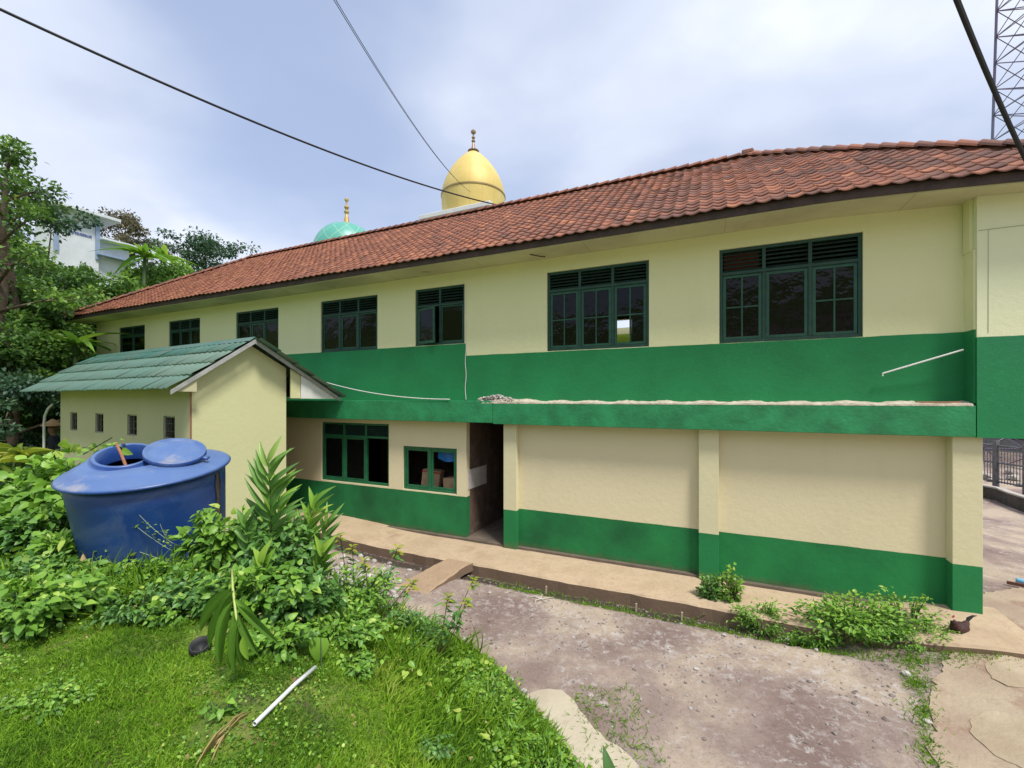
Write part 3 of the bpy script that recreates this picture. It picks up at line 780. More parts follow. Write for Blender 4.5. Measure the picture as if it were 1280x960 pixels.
# ------------------------------------------------------------------ blue water tank
TK = (-4.33, 5.33); tz = hz(*TK)
tank = empty('water_tank', (TK[0], TK[1], tz-.02), (R(9), R(1), 0))
tag(tank, 'large faded blue plastic water tank tilted among the weeds with its hatch open', 'water tank')
m, nt, N, L, P = new_mat('blue_plastic')
tc = N.new('ShaderNodeTexCoord').outputs['Object']
n = noise(N, L, tc, 1.3, 5, .6); r = ramp(N, [(.35, (.009, .044, .20)), (.65, (.018, .068, .27))]); L.new(n.outputs[0], r.inputs[0])
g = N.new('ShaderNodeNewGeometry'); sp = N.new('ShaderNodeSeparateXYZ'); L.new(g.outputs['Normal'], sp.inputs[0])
n2 = noise(N, L, tc, 2.1, 8, .7, 1.); r2 = ramp(N, [(.46, (0, 0, 0)), (.75, (1, 1, 1))]); L.new(n2.outputs[0], r2.inputs[0])
sp2 = N.new('ShaderNodeSeparateXYZ'); L.new(tc, sp2.inputs[0])
foot = math_n(N, L, 'MULTIPLY_ADD', sp2.outputs[2], -1.3, .75, True)
f1 = math_n(N, L, 'MULTIPLY', r2.outputs[0], math_n(N, L, 'ADD', foot, .42))
c = mixc(N, L, f1, r.outputs[0], (.15, .20, .29))
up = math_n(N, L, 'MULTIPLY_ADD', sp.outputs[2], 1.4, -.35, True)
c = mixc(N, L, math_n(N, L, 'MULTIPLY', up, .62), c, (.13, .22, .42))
n3 = noise(N, L, tc, 1.6, 6, .7); r3 = ramp(N, [(.56, (0, 0, 0)), (.68, (1, 1, 1))]); L.new(n3.outputs[0], r3.inputs[0])
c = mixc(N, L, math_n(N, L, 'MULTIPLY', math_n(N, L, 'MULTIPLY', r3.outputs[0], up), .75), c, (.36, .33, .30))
L.new(c, P.inputs['Base Color']); P.inputs['Roughness'].default_value = .38
n4 = noise(N, L, tc, 5, 4); bump(N, L, P, n4.outputs[0], .15, .03)
M_tank = m
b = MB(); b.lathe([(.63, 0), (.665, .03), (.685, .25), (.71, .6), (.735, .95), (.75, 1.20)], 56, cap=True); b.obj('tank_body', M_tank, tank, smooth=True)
# conical shoulder with an off-centre neck
NK = (-.19, -.10); NR = .245
V = []; F = []; n = 56
TZ = .115; NR = .275
prof = [(0, .765, 1.075+TZ), (0, .805, 1.08+TZ), (0, .812, 1.095+TZ), (0, .79, 1.115+TZ), (0, .76, 1.12+TZ), (.35, .62, 1.17+TZ), (.8, .43, 1.225+TZ), (1, NR+.05, 1.245+TZ), (1, NR+.02, 1.26+TZ), (1, NR+.012, 1.29+TZ), (1, NR-.005, 1.30+TZ), (1, NR-.03, 1.29+TZ), (1, NR-.035, 1.10+TZ)]
from mathutils import Quaternion
QN = Quaternion(Vector((.76, .65, 0)), R(15)); QC = Vector((NK[0], NK[1], 1.24+TZ))
for k, (mx, rr_, z) in enumerate(prof):
    for i in range(n):
        a = 2*math.pi*i/n; p = Vector((NK[0]*mx+rr_*math.cos(a), NK[1]*mx+rr_*math.sin(a), z))
        if mx == 1: p = QC+QN @ (p-QC)
        V.append(p)
for k in range(len(prof)-1):
    for i in range(n): F.append((k*n+i, k*n+(i+1) % n, (k+1)*n+(i+1) % n, (k+1)*n+i))
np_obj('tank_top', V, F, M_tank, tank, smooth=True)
lid = MB(); lid.lathe([(0, .03), (.18, .034), (.27, .026), (.285, .045), (.30, .04), (.305, .0), (.28, -.02), (0, -.01)], 44, cap=False); lid.box(.29, .36, -.03, .03, .0, .02)
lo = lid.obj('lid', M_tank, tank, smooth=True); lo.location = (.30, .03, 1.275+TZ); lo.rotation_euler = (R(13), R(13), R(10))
b = MB()
for k in range(12):
    z = .30+k*.065; rr_ = .66+.09*z/1.08+.022
    a0 = R(-34); 
    for s in (0,): pass
V = []; F = []
for k in range(13):
    z = .36+k*.065; rr_ = .677+.065*z/1.20+.008; wv = .055+.02*math.sin(k*.7)-(.03 if k > 10 else 0)
    for a in (R(6)-wv, R(6)+wv): V.append((rr_*math.cos(a), rr_*math.sin(a), z))
for k in range(12): F.append((2*k, 2*k+1, 2*k+3, 2*k+2))
np_obj('torn_slot', V, F, mat('mud_brown', (.20, .12, .07), (.12, .07, .045), 6, .9, .5, 30), tank)
b = MB()
for sgn in (-1, 1):
    pts = []
    for k in range(13):
        z = .36+k*.065; rr_ = .677+.065*z/1.20+.010; wv = .058+.02*math.sin(k*.7)-(.03 if k > 10 else 0)
        a = R(6)+sgn*wv; pts.append((rr_*math.cos(a), rr_*math.sin(a), z))
    b.tube(pts, .008, 6)
b.obj('slot_lip', mat('torn_edge', (.05, .06, .08), (.03, .03, .05), 8, .7), tank)
# bamboo stick standing in the hatch
T = tank.matrix_basis
b = MB(); b.tube([(0, 0, 0), (-.01, .01, .16), (-.03, .02, .30)], [.016, .015, .013], 8)
st = b.obj('bamboo_stick', mat('raw_bamboo', (.50, .22, .10), (.36, .16, .08), 12, .6)); st.location = Matrix.LocRotScale(Vector((TK[0], TK[1], tz)), tank.rotation_euler, Vector((1, 1, 1))) @ Vector((-.16, -.13, 1.24)); st.rotation_euler = (R(8), R(-14), 0)
tag(st, 'orange-brown stick standing in the open hatch of the blue tank', 'stick')

# ------------------------------------------------------------------ mosque domes behind
MFR = (math.cos(ANG), math.sin(ANG))
M_mw = mat('mosque_white', (.72, .73, .72), (.62, .63, .63), 1.2, .7, .1, 10)
def gold():
    m, nt, N, L, P = new_mat('gold_panels')
    tc = N.new('ShaderNodeTexCoord').outputs['Object']
    sp = N.new('ShaderNodeSeparateXYZ'); L.new(tc, sp.inputs[0])
    a = math_n(N, L, 'ARCTAN2', sp.outputs[1], sp.outputs[0])
    f = math_n(N, L, 'FRACT', math_n(N, L, 'MULTIPLY', a, 16/6.2832)); s = math_n(N, L, 'LESS_THAN', f, .04)
    n = noise(N, L, tc, .9, 4); r = ramp(N, [(.35, (.62, .46, .13)), (.65, (.69, .54, .19))]); L.new(n.outputs[0], r.inputs[0])
    c = mixc(N, L, math_n(N, L, 'MULTIPLY', s, .3), r.outputs[0], (.35, .25, .08))
    L.new(c, P.inputs['Base Color']); P.inputs['Metallic'].default_value = .10; P.inputs['Roughness'].default_value = .58
    return m
def finial(b, z, s, c=(0, 0)):
    b.lathe([(.26*s, 0), (.24*s, .05*s), (.13*s, .14*s), (.09*s, .4*s), (.06*s, .55*s), (.12*s, .62*s), (.12*s, .66*s), (.05*s, .74*s), (.11*s, .84*s), (.11*s, .88*s), (.04*s, .96*s), (.04*s, 1.08*s)], 16, (c[0], c[1], z))
mc = (-2.53, 28.3)
tower = empty('minaret', (mc[0], mc[1], 0), (0, 0, ANG))
tag(tower, 'white square minaret top with an egg-shaped gold dome showing above the red roof', 'minaret')
b = MB(); b.box(-2.15, 2.15, -2.15, 2.15, -.2, 13.9); b.obj('tower_shaft', M_mw, tower)
b = MB(); b.box(-2.5, 2.5, -2.5, 2.5, 14.45, 14.75); b.box(-2.38, 2.38, -2.38, 2.38, 14.25, 14.448); b.box(-2.22, 2.22, -2.22, 2.22, 13.9, 14.248); b.obj('cornice', M_mw, tower, bevel=.04)
b = MB(); dp = []
for k in range(31):
    z = 4.75*(k/30)**.9; u = max(0, (z-1.6)/3.15)
    rr_ = 2.07*max(0, 1-u**1.75)**.78 if z > 1.6 else 2.07*(1-.09*((1.6-z)/1.6)**2)
    dp.append((max(rr_, .10), z))
b.lathe(dp, 48, (0, 0, 14.752)); dome = b.obj('dome', gold(), tower, smooth=True)
dome.data.polygons.foreach_set('use_smooth', [True]*len(dome.data.polygons))
b = MB(); b.lathe([(2.055, 1.60), (2.11, 1.62), (2.11, 1.70), (2.06, 1.72)], 48, (0, 0, 14.752), cap=False); b.obj('dome_band', mat('dull_gold', (.35, .26, .12), (.30, .22, .10), 3, .5, metal=.4), dome)
M_fin = mat('finial_metal', (.42, .30, .20), (.28, .2, .15), 5, .45, metal=.6)
b = MB(); b.lathe([(.36, -.02), (.38, .04), (.2, .1)], 20, (0, 0, 19.42)); finial(b, 19.45, 1.05); b.lathe([(.02, 0), (.16, .14), (.17, .24), (.06, .36), (.01, .40)], 14, (0, 0, 20.52)); b.obj('finial', M_fin, tower)

mosque = empty('mosque', (-13.4, 35.0, 0), (0, 0, ANG))
tag(mosque, 'mosque whose turquoise dome with white lattice peeps over the red roof', 'mosque')
b = MB(); b.box(-6, 6, -6, 6, 2, 12.6); b.obj('hall', M_mw, mosque)
b = MB(); b.lathe([(2.75, 12.6), (2.75, 14.6), (2.9, 14.65), (2.9, 14.9), (2.6, 14.95)], 48); b.obj('drum', M_mw, mosque)
m, nt, N, L, P = new_mat('turquoise_tiles')
tc = N.new('ShaderNodeTexCoord').outputs['Object']; sp = N.new('ShaderNodeSeparateXYZ'); L.new(tc, sp.inputs[0])
a = math_n(N, L, 'MULTIPLY', math_n(N, L, 'ARCTAN2', sp.outputs[1], sp.outputs[0]), 12/6.2832)
zz = math_n(N, L, 'MULTIPLY', sp.outputs[2], .75)
l1 = math_n(N, L, 'LESS_THAN', math_n(N, L, 'FRACT', math_n(N, L, 'ADD', a, zz)), .05)
l2 = math_n(N, L, 'LESS_THAN', math_n(N, L, 'FRACT', math_n(N, L, 'SUBTRACT', a, zz)), .05)
c = mixc(N, L, math_n(N, L, 'MAXIMUM', l1, l2), (.09, .36, .29), (.28, .48, .36)); L.new(c, P.inputs['Base Color']); P.inputs['Roughness'].default_value = .4
b = MB(); dp = [(2.55*math.cos(x)**.95 if x < 1.5 else .2, 2.45*math.sin(x)) for x in np.linspace(0, 1.52, 20)]
b.lathe(dp, 48, (0, 0, 14.9)); d2 = b.obj('dome', m, mosque, smooth=True)
b = MB(); finial(b, 17.25, 1.75); b.lathe([(.02, 0), (.16, .14), (.17, .24), (.06, .36), (.01, .40)], 14, (0, 0, 19.15)); b.obj('finial', mat('finial_gold', (.62, .45, .16), (.5, .35, .14), 5, .4, metal=.6), mosque)

# ------------------------------------------------------------------ white house on the hill
def pix(x, y, Y): return ((x-640)/540*Y, Y, CAM_H-(y-498)/540*Y)
house = empty('hill_house', (-38.1, 36.0, 0), (0, 0, R(66)))
tag(house, 'white flat-roofed house with blue lettering high among the trees', 'house')
zt = 19.85
M_hw = mat('house_white', (.66, .69, .72), (.56, .59, .62), .8, .7)
M_bluep = mat('blue_grey_post', (.28, .36, .50), (.22, .3, .44), 3, .6)
b = MB(); b.box(0, 4.5, 0, 5, zt-.28, zt); b.obj('roof_slab', M_hw, house, bevel=.03)
b = MB(); b.box(.35, 3.2, .85, 4.6, zt-10, zt-.285); b.obj('wall', M_hw, house)
for x0, x1 in ((.2, .48), (2.95, 3.25)):
    b = MB(); b.box(x0, x1, .70, .845, zt-4, zt-.29); b.obj('corner_post', M_bluep, house)
b = MB(); b.box(3.26, 6.0, .3, 5, zt-2.15, zt-1.95); b.obj('lower_roof', M_hw, house, bevel=.03)
b = MB(); b.box(3.26, 5.6, 1.1, 4.6, zt-10, zt-2.16); b.obj('wing_wall', M_hw, house)
b = MB(); b.box(3.0, 5.9, .3, 1.0, zt-3.6, zt-3.4); b.obj('balcony_slab', M_bluep, house)
rg = random.Random(4)
M_let = mat('letter_blue', (.03, .08, .38), (.03, .07, .3), 3, .6)
def strokes(x, x1, za, zb):
    while x < x1:
        w = rg.uniform(.05, .09)
        b.box(x, x+.03, .80, .845, za, zb)
        if rg.random() < .7: b.box(x+.031, x+w, .80, .845, zb-.05, zb)
        if rg.random() < .6: b.box(x+.031, x+w, .80, .845, za, za+.05)
        x += w+.035
b = MB(); strokes(1.3, 2.0, zt-1.75, zt-1.5); b.obj('wall_lettering', M_let, house)
b = MB(); strokes(.9, 2.7, zt-2.2, zt-2.0); b.obj('wall_lettering', M_let, house)

# ------------------------------------------------------------------ lattice mast
mast = empty('lattice_mast', (20.15, 17.75, 0), (0, 0, R(-6)))
tag(mast, 'tall red and white steel lattice mast beyond the right end of the roof', 'communications mast')
def mastm():
    m, nt, N, L, P = new_mat('mast_paint')
    tc = N.new('ShaderNodeTexCoord').outputs['Object']; sp = N.new('ShaderNodeSeparateXYZ'); L.new(tc, sp.inputs[0])
    f = math_n(N, L, 'LESS_THAN', math_n(N, L, 'FRACT', math_n(N, L, 'MULTIPLY', sp.outputs[2], .125)), .5)
    L.new(mixc(N, L, f, (.13, .14, .22), (.14, .10, .18)), P.inputs['Base Color']); P.inputs['Roughness'].default_value = .5; return m
M_mast = mastm()
hb, ht = 1.05, .55; ZT = 32
def mp_(sx, sy, z): k = hb+(ht-hb)*z/ZT; return (1.2+sx*k, sy*k, z)
for sx, sy in ((-1, -1), (1, -1), (1, 1), (-1, 1)):
    b = MB(); b.tube([mp_(sx, sy, -.5), mp_(sx, sy, ZT)], [.055, .04], 6); b.obj('leg', M_mast, mast)
b = MB(); st_ = 1.1; z = 0.; k = 0
C4 = [(-1, -1), (1, -1), (1, 1), (-1, 1)]
while z < ZT-1.15:
    for i in range(4):
        p, q = C4[i], C4[(i+1) % 4]
        b.tube([mp_(*p, z), mp_(*q, z)], .024, 4)
        b.tube([mp_(*p, z), mp_(*q, z+st_)], .02, 4); b.tube([mp_(*q, z), mp_(*p, z+st_)], .02, 4)
    z += st_
b.obj('bracing', M_mast, mast)
b = MB()
for xx in (-.95, -.6):
    b.tube([(1.2+xx, -hb*.9, -.2), (1.2+xx*.6, -ht*.9, ZT)], .02, 5)
b.obj('ladder_rail', M_metal, mast)

# ------------------------------------------------------------------ wires
M_wire = mat('black_cable', (.015, .016, .022), (.01, .01, .014), 5, .6)
def wire(name, P0_, P1_, sag, rad, label, twin=0, n=40, m=None):
    A = Vector(P0_); B = Vector(P1_); b = MB()
    for w in range(1+(1 if twin else 0)):
        pts = []
        for i in range(n+1):
            s = i/n; p = A.lerp(B, s); p.z -= sag*4*s*(1-s)
            p.x += w*twin*(1-s); p.z += w*twin*.5*(1-s); pts.append(p)
        b.tube(pts, rad, 8)
    o = b.obj(name, m or M_wire); return tag(o, label, 'cable')
wire('overhead_cable', pix(-420, -190, 4.2), pix(621, 256, 14.1), .42, .021, 'thick black overhead cable running from the upper left to the roof ridge')
wire('overhead_cable', pix(300, -200, 6.5), pix(588, 240, 25.2), .7, .0085, 'thin twin overhead line coming down to the gold dome', twin=.04)
wire('overhead_cable', pix(1118, -205, 2.9), pix(1336, 300, 4.2), .2, .015, 'thick dark cable bundle crossing in front of the lattice mast', twin=.014)
a = Vector(pix(372, 462, 9.2)); 
tag(wire('white_cable', from_b(-5.45, -.33, 4.06), from_b(-.25, -.312, 3.25), .20, .010, 'thin white cable sagging along the green wall from the green metal roof', m=M_white), None)
b = MB(); A = Vector(from_b(7.58, -.10, 3.66)); B = Vector(from_b(8.48, -.20, 3.98))
b.tube([A+Vector((0, 0, -.04)), A, B], .013, 8)
tag(b.obj('white_conduit', M_white), 'slanting white plastic conduit on the green wall at the right', 'pipe')

# white pipe in the grass
def on_bank(x, y, dz=0.):
    """where the view ray meets the ground"""
    Y = np.arange(.8, 40.8, .02); X = (x-640)/540*Y; Z = CAM_H-(y-498)/540*Y
    k = np.nonzero(Z <= Hgt(X, Y)+dz)[0]; k = k[0] if len(k) else -1
    return (float(X[k]), float(Y[k]), float(Z[k]))
pa = Vector(on_bank(318, 905, .04)); pb = Vector(on_bank(394, 834, .09))
b = MB(); mid = pa.lerp(pb, .62)+Vector((0, 0, .012)); 
d_ = (pb-pa).normalized()
b.tube([pa, pa+d_*.001, mid, pb], .014, 12, cap=False)
pp = b.obj('plastic_pipe', mat('pvc_white', (.72, .72, .74), (.6, .6, .62), 9, .35, spots=(14, .66, (.2, .22, .2), .04)), smooth=True, fix=False); sol = pp.modifiers.new('wall', 'SOLIDIFY'); sol.thickness = .003
tag(pp, 'white plastic pipe lying in the grass', 'pipe')
px_ = on_bank(252, 812, .03)
b = MB(); b.lathe([(.035, .0), (.06, .01), (.075, .05), (.07, .10), (.06, .105), (.055, .05), (.0, .03)], 18, cap=True)
o = b.obj('black_pot', mat('black_rubber', (.02, .02, .024), (.012, .012, .016), 8, .6), smooth=True, loc=(px_[0], px_[1], hz(px_[0], px_[1])-.005)); o.rotation_euler = (R(25), R(10), 0)
tag(o, 'small black pot half hidden in the weeds', 'pot')

# survey pegs on the path edge
M_peg = mat('peg_wood', (.55, .45, .34), (.42, .33, .24), 12, .8)
for t in (2.45, 4.02, 4.72):
    x, y, z = from_b(t, -1.34)
    b = MB(); b.box(-.012, .012, -.012, .012, -.05, .17); o = b.obj('wooden_peg', M_peg, loc=(x, y, -.27)); o.rotation_euler = (R(3), R(2), ANG)
    tag(o, {2.45: 'left one of three wooden pegs beside the footpath', 4.02: 'middle one of three wooden pegs beside the footpath', 4.72: 'right one of three wooden pegs beside the footpath'}[t], 'peg', 'wooden pegs along the path edge')
# broken concrete on the ledge joint
rng = random.Random(12); b = MB()
for k in range(420):
    t = .35+1.1*rng.random()*rng.random()+.1; u = abs(t-.85)
    h = max(0, .15*(1-u/.65))
    rock(b, (t, rng.uniform(-.27, -.03), 3.205+rng.uniform(0, h)), rng.uniform(.015, .045), rng, .5+.5*rng.random())
rb = b.obj('concrete_rubble', M_stone, fix=False); rb.location = (BO[0], BO[1], 0); rb.rotation_euler = (0, 0, ANG)
tag(rb, 'pale heap of broken concrete on the green ledge above the doorway', 'rubble', kind='stuff')

# things seen through the small window
def inside(o, label, cat): return tag(o, label, cat)
b = MB(); b.box(-.24, .24, -.15, .15, 0, .40); o = b.obj('cardboard_box', mat('cardboard', (.45, .30, .18), (.38, .25, .15), 6, .8), bevel=.01)
x, y, z = from_b(-1.30, .50); o.location = (x, y, 1.06); o.rotation_euler = (0, R(6), ANG+.2); tag(o, 'tan cardboard box with red edge inside the small window, left bay', 'box')
b = MB(); b.box(-.239, .239, -.153, -.1505, .34, .385); b.obj('red_tape', mat('tape_red', (.4, .05, .04), (.3, .04, .03), 6, .6), o)
b = MB(); b.box(-.2, .2, -.16, .16, 0, .32); o = b.obj('cardboard_box', mat('cardboard', (.45, .30, .18)), bevel=.01)
x, y, z = from_b(-.62, .45); o.location = (x, y, 1.00); o.rotation_euler = (0, R(-4), ANG-.1); tag(o, 'tan cardboard box behind the right bay of the small window', 'box')
b = MB(); b.box(-1.0, 1.0, -.3, .3, .90, .94); 
for sx in (-.9, .9):
    for sy in (-.25, .25): b.box(sx-.03, sx+.03, sy-.03, sy+.03, 0, .9)
o = b.obj('work_table', M_fascia); x, y, z = from_b(-1.05, .65); o.location = (x, y, .05); o.rotation_euler = (0, 0, ANG); tag(o, 'dark table standing inside the small ground-floor window', 'table')
V = []; F = []
for i in range(13):
    for j in range(9):
        u, v = i/12, j/8; V.append((-.42+.75*u, .20+.04*math.sin(u*9)*v, 2.08-.36*v*(1-.4*abs(u-.6))-.04*math.sin(u*7)))
for i in range(12):
    for j in range(8): F.append((i*9+j, i*9+j+1, (i+1)*9+j+1, (i+1)*9+j))
o = np_obj('blue_tarp', V, F, mat('tarp_blue', (.01, .16, .50), (.01, .11, .4), 5, .4), smooth=True); o.location = (BO[0]-.5*BD[0], BO[1]-.5*BD[1], 0); o.rotation_euler = (0, 0, ANG)
tag(o, 'blue plastic tarp hanging inside the small ground-floor window', 'tarp')

# ------------------------------------------------------------------ bank wall and fence past the right end
def curve_wall():
    P_ = [(14.7, 11.2), (15.4, 13.0), (15.9, 14.2), (15.75, 15.4), (14.6, 16.6), (12.6, 17.6)]
    b = MB(); c = MB()
    for i in range(len(P_)-1):
        a_, b_ = Vector((*P_[i], 0)), Vector((*P_[i+1], 0)); d = (b_-a_).normalized(); s = Vector((d.y, -d.x, 0))
        k = 8
        for j in range(k):
            p = a_.lerp(b_, j/k); q = a_.lerp(b_, (j+1)/k)
            z0, z1 = hz(p.x-s.x*.3, p.y-s.y*.3), hz(q.x-s.x*.3, q.y-s.y*.3)
            top = .42
            V = [p+Vector((0, 0, z0-.3)), q+Vector((0, 0, z1-.3)), q+s*.2+Vector((0, 0, z1-.3)), p+s*.2+Vector((0, 0, z0-.3)), p+Vector((0, 0, z0+top)), q+Vector((0, 0, z1+top)), q+s*.2+Vector((0, 0, z1+top)), p+s*.2+Vector((0, 0, z0+top))]
            b.add(V, [(0,3,2,1),(4,5,6,7),(0,1,5,4),(1,2,6,5),(2,3,7,6),(3,0,4,7)])
            V = [v+Vector((0, 0, top+.302)) for v in V[:4]]+[v+Vector((0, 0, .05)) for v in V[4:]]
            V = [v-s*.02 for v in V]
            c.add(V, [(0,3,2,1),(4,5,6,7),(0,1,5,4),(1,2,6,5),(2,3,7,6),(3,0,4,7)])
    return b, c, P_
bw_, cw_, PW = curve_wall()
wl = bw_.obj('retaining_wall', mat('mossy_masonry', (.10, .085, .075), (.05, .045, .04), 3, .95, .8, 12))
tag(wl, 'low dark masonry wall with pale coping curving past the corner pillar', 'wall')
cw_.obj('coping', mat('pale_coping', (.50, .46, .42), (.36, .33, .3), 6, .85), wl)
fn = empty('steel_fence', (0, 0, 0)); tag(fn, 'grey steel railing standing behind the low curved wall at the right', 'fence')
M_fs = mat('fence_grey', (.22, .22, .24), (.13, .13, .15), 8, .5, metal=.4)
FP = [(16.3, 12.4), (16.9, 14.2), (16.7, 15.8), (15.4, 17.3), (13.0, 18.6)]
prev = None; rails = MB()
for i in range(len(FP)-1):
    a_, b_ = Vector((*FP[i], 0)), Vector((*FP[i+1], 0)); k = 2
    for j in range(k):
        p = a_.lerp(b_, j/k); z = hz(p.x, p.y)
        b = MB(); b.box(p.x-.06, p.x+.06, p.y-.06, p.y+.06, z-.2, z+1.75); b.obj('post', M_fs, fn)
        if prev:
            for h in (.35, 1.0, 1.6): rails.tube([prev+Vector((0, 0, h)), Vector((p.x, p.y, z+h))], .03, 6)
            q = prev; 
            for s in np.linspace(.1, .9, 9):
                r_ = q.lerp(Vector((p.x, p.y, z)), s); rails.tube([r_+Vector((0, 0, .3)), r_+Vector((0, 0, 1.6))], .012, 5)
        prev = Vector((p.x, p.y, z))
rails.obj('rail', M_fs, fn)
bh = empty('grey_shed', (24.5, 20.5, hz(24.5, 20.5)), (0, 0, R(-50)))
tag(bh, 'grey tin-roofed shed glimpsed behind the railing at the right', 'shed')
b = MB(); b.box(-4, 4, -2, 2, -.5, 2.4); b.obj('wall', mat('grey_render', (.26, .27, .27), (.16, .17, .17), 1.5, .9), bh)
b = MB(); b.prism([(-2.5, 2.35), (2.5, 2.35), (0, 3.3)], -4.4, 4.4, 'x'); b.obj('roof', mat('tin_roof', (.2, .19, .19), (.13, .12, .12), 3, .6), bh)
for x in (-2.6, 0, 2.4):
    b = MB(); b.box(x-.5, x+.5, -2.05, -2.003, .3 if x == 0 else .9, 2.0); b.obj('door' if x == 0 else 'window', mat('dark_opening', (.03, .035, .045), (.02, .02, .03), 2, .5), bh)
rng = random.Random(21)
for k in range(46):
    x = rng.uniform(14.6, 19.5); y = rng.uniform(13.2, 19.5)
    if (y < 15.6 and x < 16.4) or (y-16.9)+(x-14.9)*.8 < .4 and y >= 15.6: continue
    b = MB(); s = rng.uniform(.10, .26); rock(b, (0, 0, s*.3), s, rng, .3+.5*rng.random())
    tag(b.obj('bank_stone', M_stone, loc=(x, y, hz(x, y)), fix=False), 'grey stone lying on the bank behind the low curved wall', 'stone', 'stones on the bank behind the curved wall')
# red-handled board at right edge
bx = on_bank(1274, 736)
b = MB(); b.box(-.03, .45, -.02, .02, 0, .05); o = b.obj('wooden_batten', mat('red_brown_wood', (.16, .06, .04), (.1, .04, .03), 6, .8), loc=(bx[0]-.05, bx[1]+.1, hz(bx[0], bx[1])+.03)); o.rotation_euler = (0, 0, R(-42))
tag(o, 'dark red batten lying on the drive at the right edge', 'plank')
b = MB(); b.lathe([(.04, 0), (.045, .02), (.045, .14), (.02, .18), (.02, .20)], 12); o = b.obj('plastic_bottle', mat('pale_blue_plastic', (.2, .5, .75), (.2, .45, .7), 5, .3), smooth=True, loc=(bx[0]+.18, bx[1]+.20, hz(bx[0], bx[1])+.06)); o.rotation_euler = (R(90), 0, R(30))
tag(o, 'light blue plastic bottle lying beside the red batten', 'bottle')

# ------------------------------------------------------------------ person with the conical hat, far left
def person():
    Y = 12.9; X = (69-640)/540*Y; g = hz(X, Y)
    ztop = CAM_H-(530-498)/540*Y
    root = empty('person', (X, Y, g), (0, 0, R(150)))
    tag(root, 'person in dark clothes and a tan conical straw hat beside the toilet block', 'person')
    h = ztop-g-.05; k = max(h, 1.3)/1.66
    verts = [(0, 0, .92), (0, 0, 1.15), (0, .02, 1.36), (0, .03, 1.46), (0, .05, 1.56), (0, .05, 1.66),
             (.10, 0, .88), (.12, .02, .48), (.12, 0, .08), (.12, .12, .03), (-.10, 0, .88), (-.13, -.04, .48), (-.12, -.08, .08), (-.12, .04, .03),
             (.17, .02, 1.37), (.24, .02, 1.12), (.22, .16, .92), (.21, .22, .86), (-.17, .02, 1.37), (-.25, 0, 1.12), (-.23, .12, .92), (-.22, .18, .86)]
    edges = [(0,1),(1,2),(2,3),(3,4),(4,5),(0,6),(6,7),(7,8),(8,9),(0,10),(10,11),(11,12),(12,13),(2,14),(14,15),(15,16),(16,17),(2,18),(18,19),(19,20),(20,21)]
    rad = [.15,.13,.14,.055,.10,.085,.09,.065,.045,.04,.09,.065,.045,.04,.065,.045,.035,.03,.065,.045,.035,.03]
    me = bpy.data.meshes.new('body'); me.from_pydata([tuple(c*k for c in v) for v in verts], edges, [])
    o = bpy.data.objects.new('body', me); COL.objects.link(o); o.parent = root
    s = o.modifiers.new('skin', 'SKIN'); s.use_smooth_shade = True
    for i, r_ in enumerate(rad): me.skin_vertices[0].data[i].radius = (r_*k, r_*k*.85)
    me.skin_vertices[0].data[0].use_root = True
    u = o.modifiers.new('sub', 'SUBSURF'); u.levels = 1; u.render_levels = 2
    m, nt, N, L, P = new_mat('dark_work_clothes')
    tc = N.new('ShaderNodeTexCoord').outputs['Object']; sp = N.new('ShaderNodeSeparateXYZ'); L.new(tc, sp.inputs[0])
    f = math_n(N, L, 'GREATER_THAN', sp.outputs[2], 1.45*k)
    L.new(mixc(N, L, f, (.018, .022, .035), (.22, .12, .08)), P.inputs['Base Color']); P.inputs['Roughness'].default_value = .85
    me.materials.append(m)
    b = MB(); b.lathe([(.26, .0), (.262, .01), (.15, .10), (.03, .20), (.0, .205)], 24, (0, .04*k, 1.66*k), cap=False); b.lathe([(.255, -.003), (.0, .15)], 24, (0, .04*k, 1.66*k), cap=False)
    b.obj('straw_hat', mat('straw', (.62, .40, .20), (.52, .32, .15), 14, .8), root)
person()
a = Vector(on_bank(55, 542)); Yp = 12.4
pts = [pix(55, 560, Yp), pix(55, 530, Yp), pix(56, 520, Yp), pix(60, 511, Yp), pix(66, 505, Yp)]
b = MB(); b.tube(pts, .03, 8); tag(b.obj('bent_pole', M_white), 'bent white pole on the cleared soil left of the toilet block', 'pole')

# dark fallen branch piece by the right shrubs
bx = on_bank(1200, 800)
root = empty('hen', (bx[0], bx[1], hz(bx[0], bx[1])+.035), (0, 0, R(200)))
tag(root, 'dark reddish-brown hen resting at the right end of the shrubs', 'hen')
me = bpy.data.meshes.new('body'); me.from_pydata([(0, 0, .10), (.09, 0, .12), (.14, 0, .20), (.15, 0, .26), (-.09, 0, .12), (-.19, 0, .18)], [(0, 1), (1, 2), (2, 3), (0, 4), (4, 5)], [])
o = bpy.data.objects.new('body', me); COL.objects.link(o); o.parent = root
s = o.modifiers.new('skin', 'SKIN'); s.use_smooth_shade = True
for i, r_ in enumerate((.085, .075, .04, .034, .06, .02)): me.skin_vertices[0].data[i].radius = (r_, r_)
u = o.modifiers.new('sub', 'SUBSURF'); u.levels = 1; u.render_levels = 2
me.materials.append(mat('brown_feathers', (.07, .022, .016), (.025, .012, .012), 30, .7, .6, 60))
b = MB(); b.lathe([(.012, 0), (.0, .03)], 8); bk = b.obj('beak', M_peg, root, loc=(.18, 0, .26)); bk.rotation_euler = (0, R(95), 0)
b = MB(); b.prism([(.13, .285), (.14, .315), (.15, .30), (.16, .31), (.175, .285)], -.005, .005, 'y'); b.obj('comb', mat('comb_red', (.35, .02, .02), (.3, .02, .02), 6, .5), root)
b = MB()
for k in range(5): b.tube([(-.16, 0, .17), (-.24, (k-2)*.012, .20+k*.012), (-.30, (k-2)*.02, .17+k*.02)], [.014, .014, .004], 6)
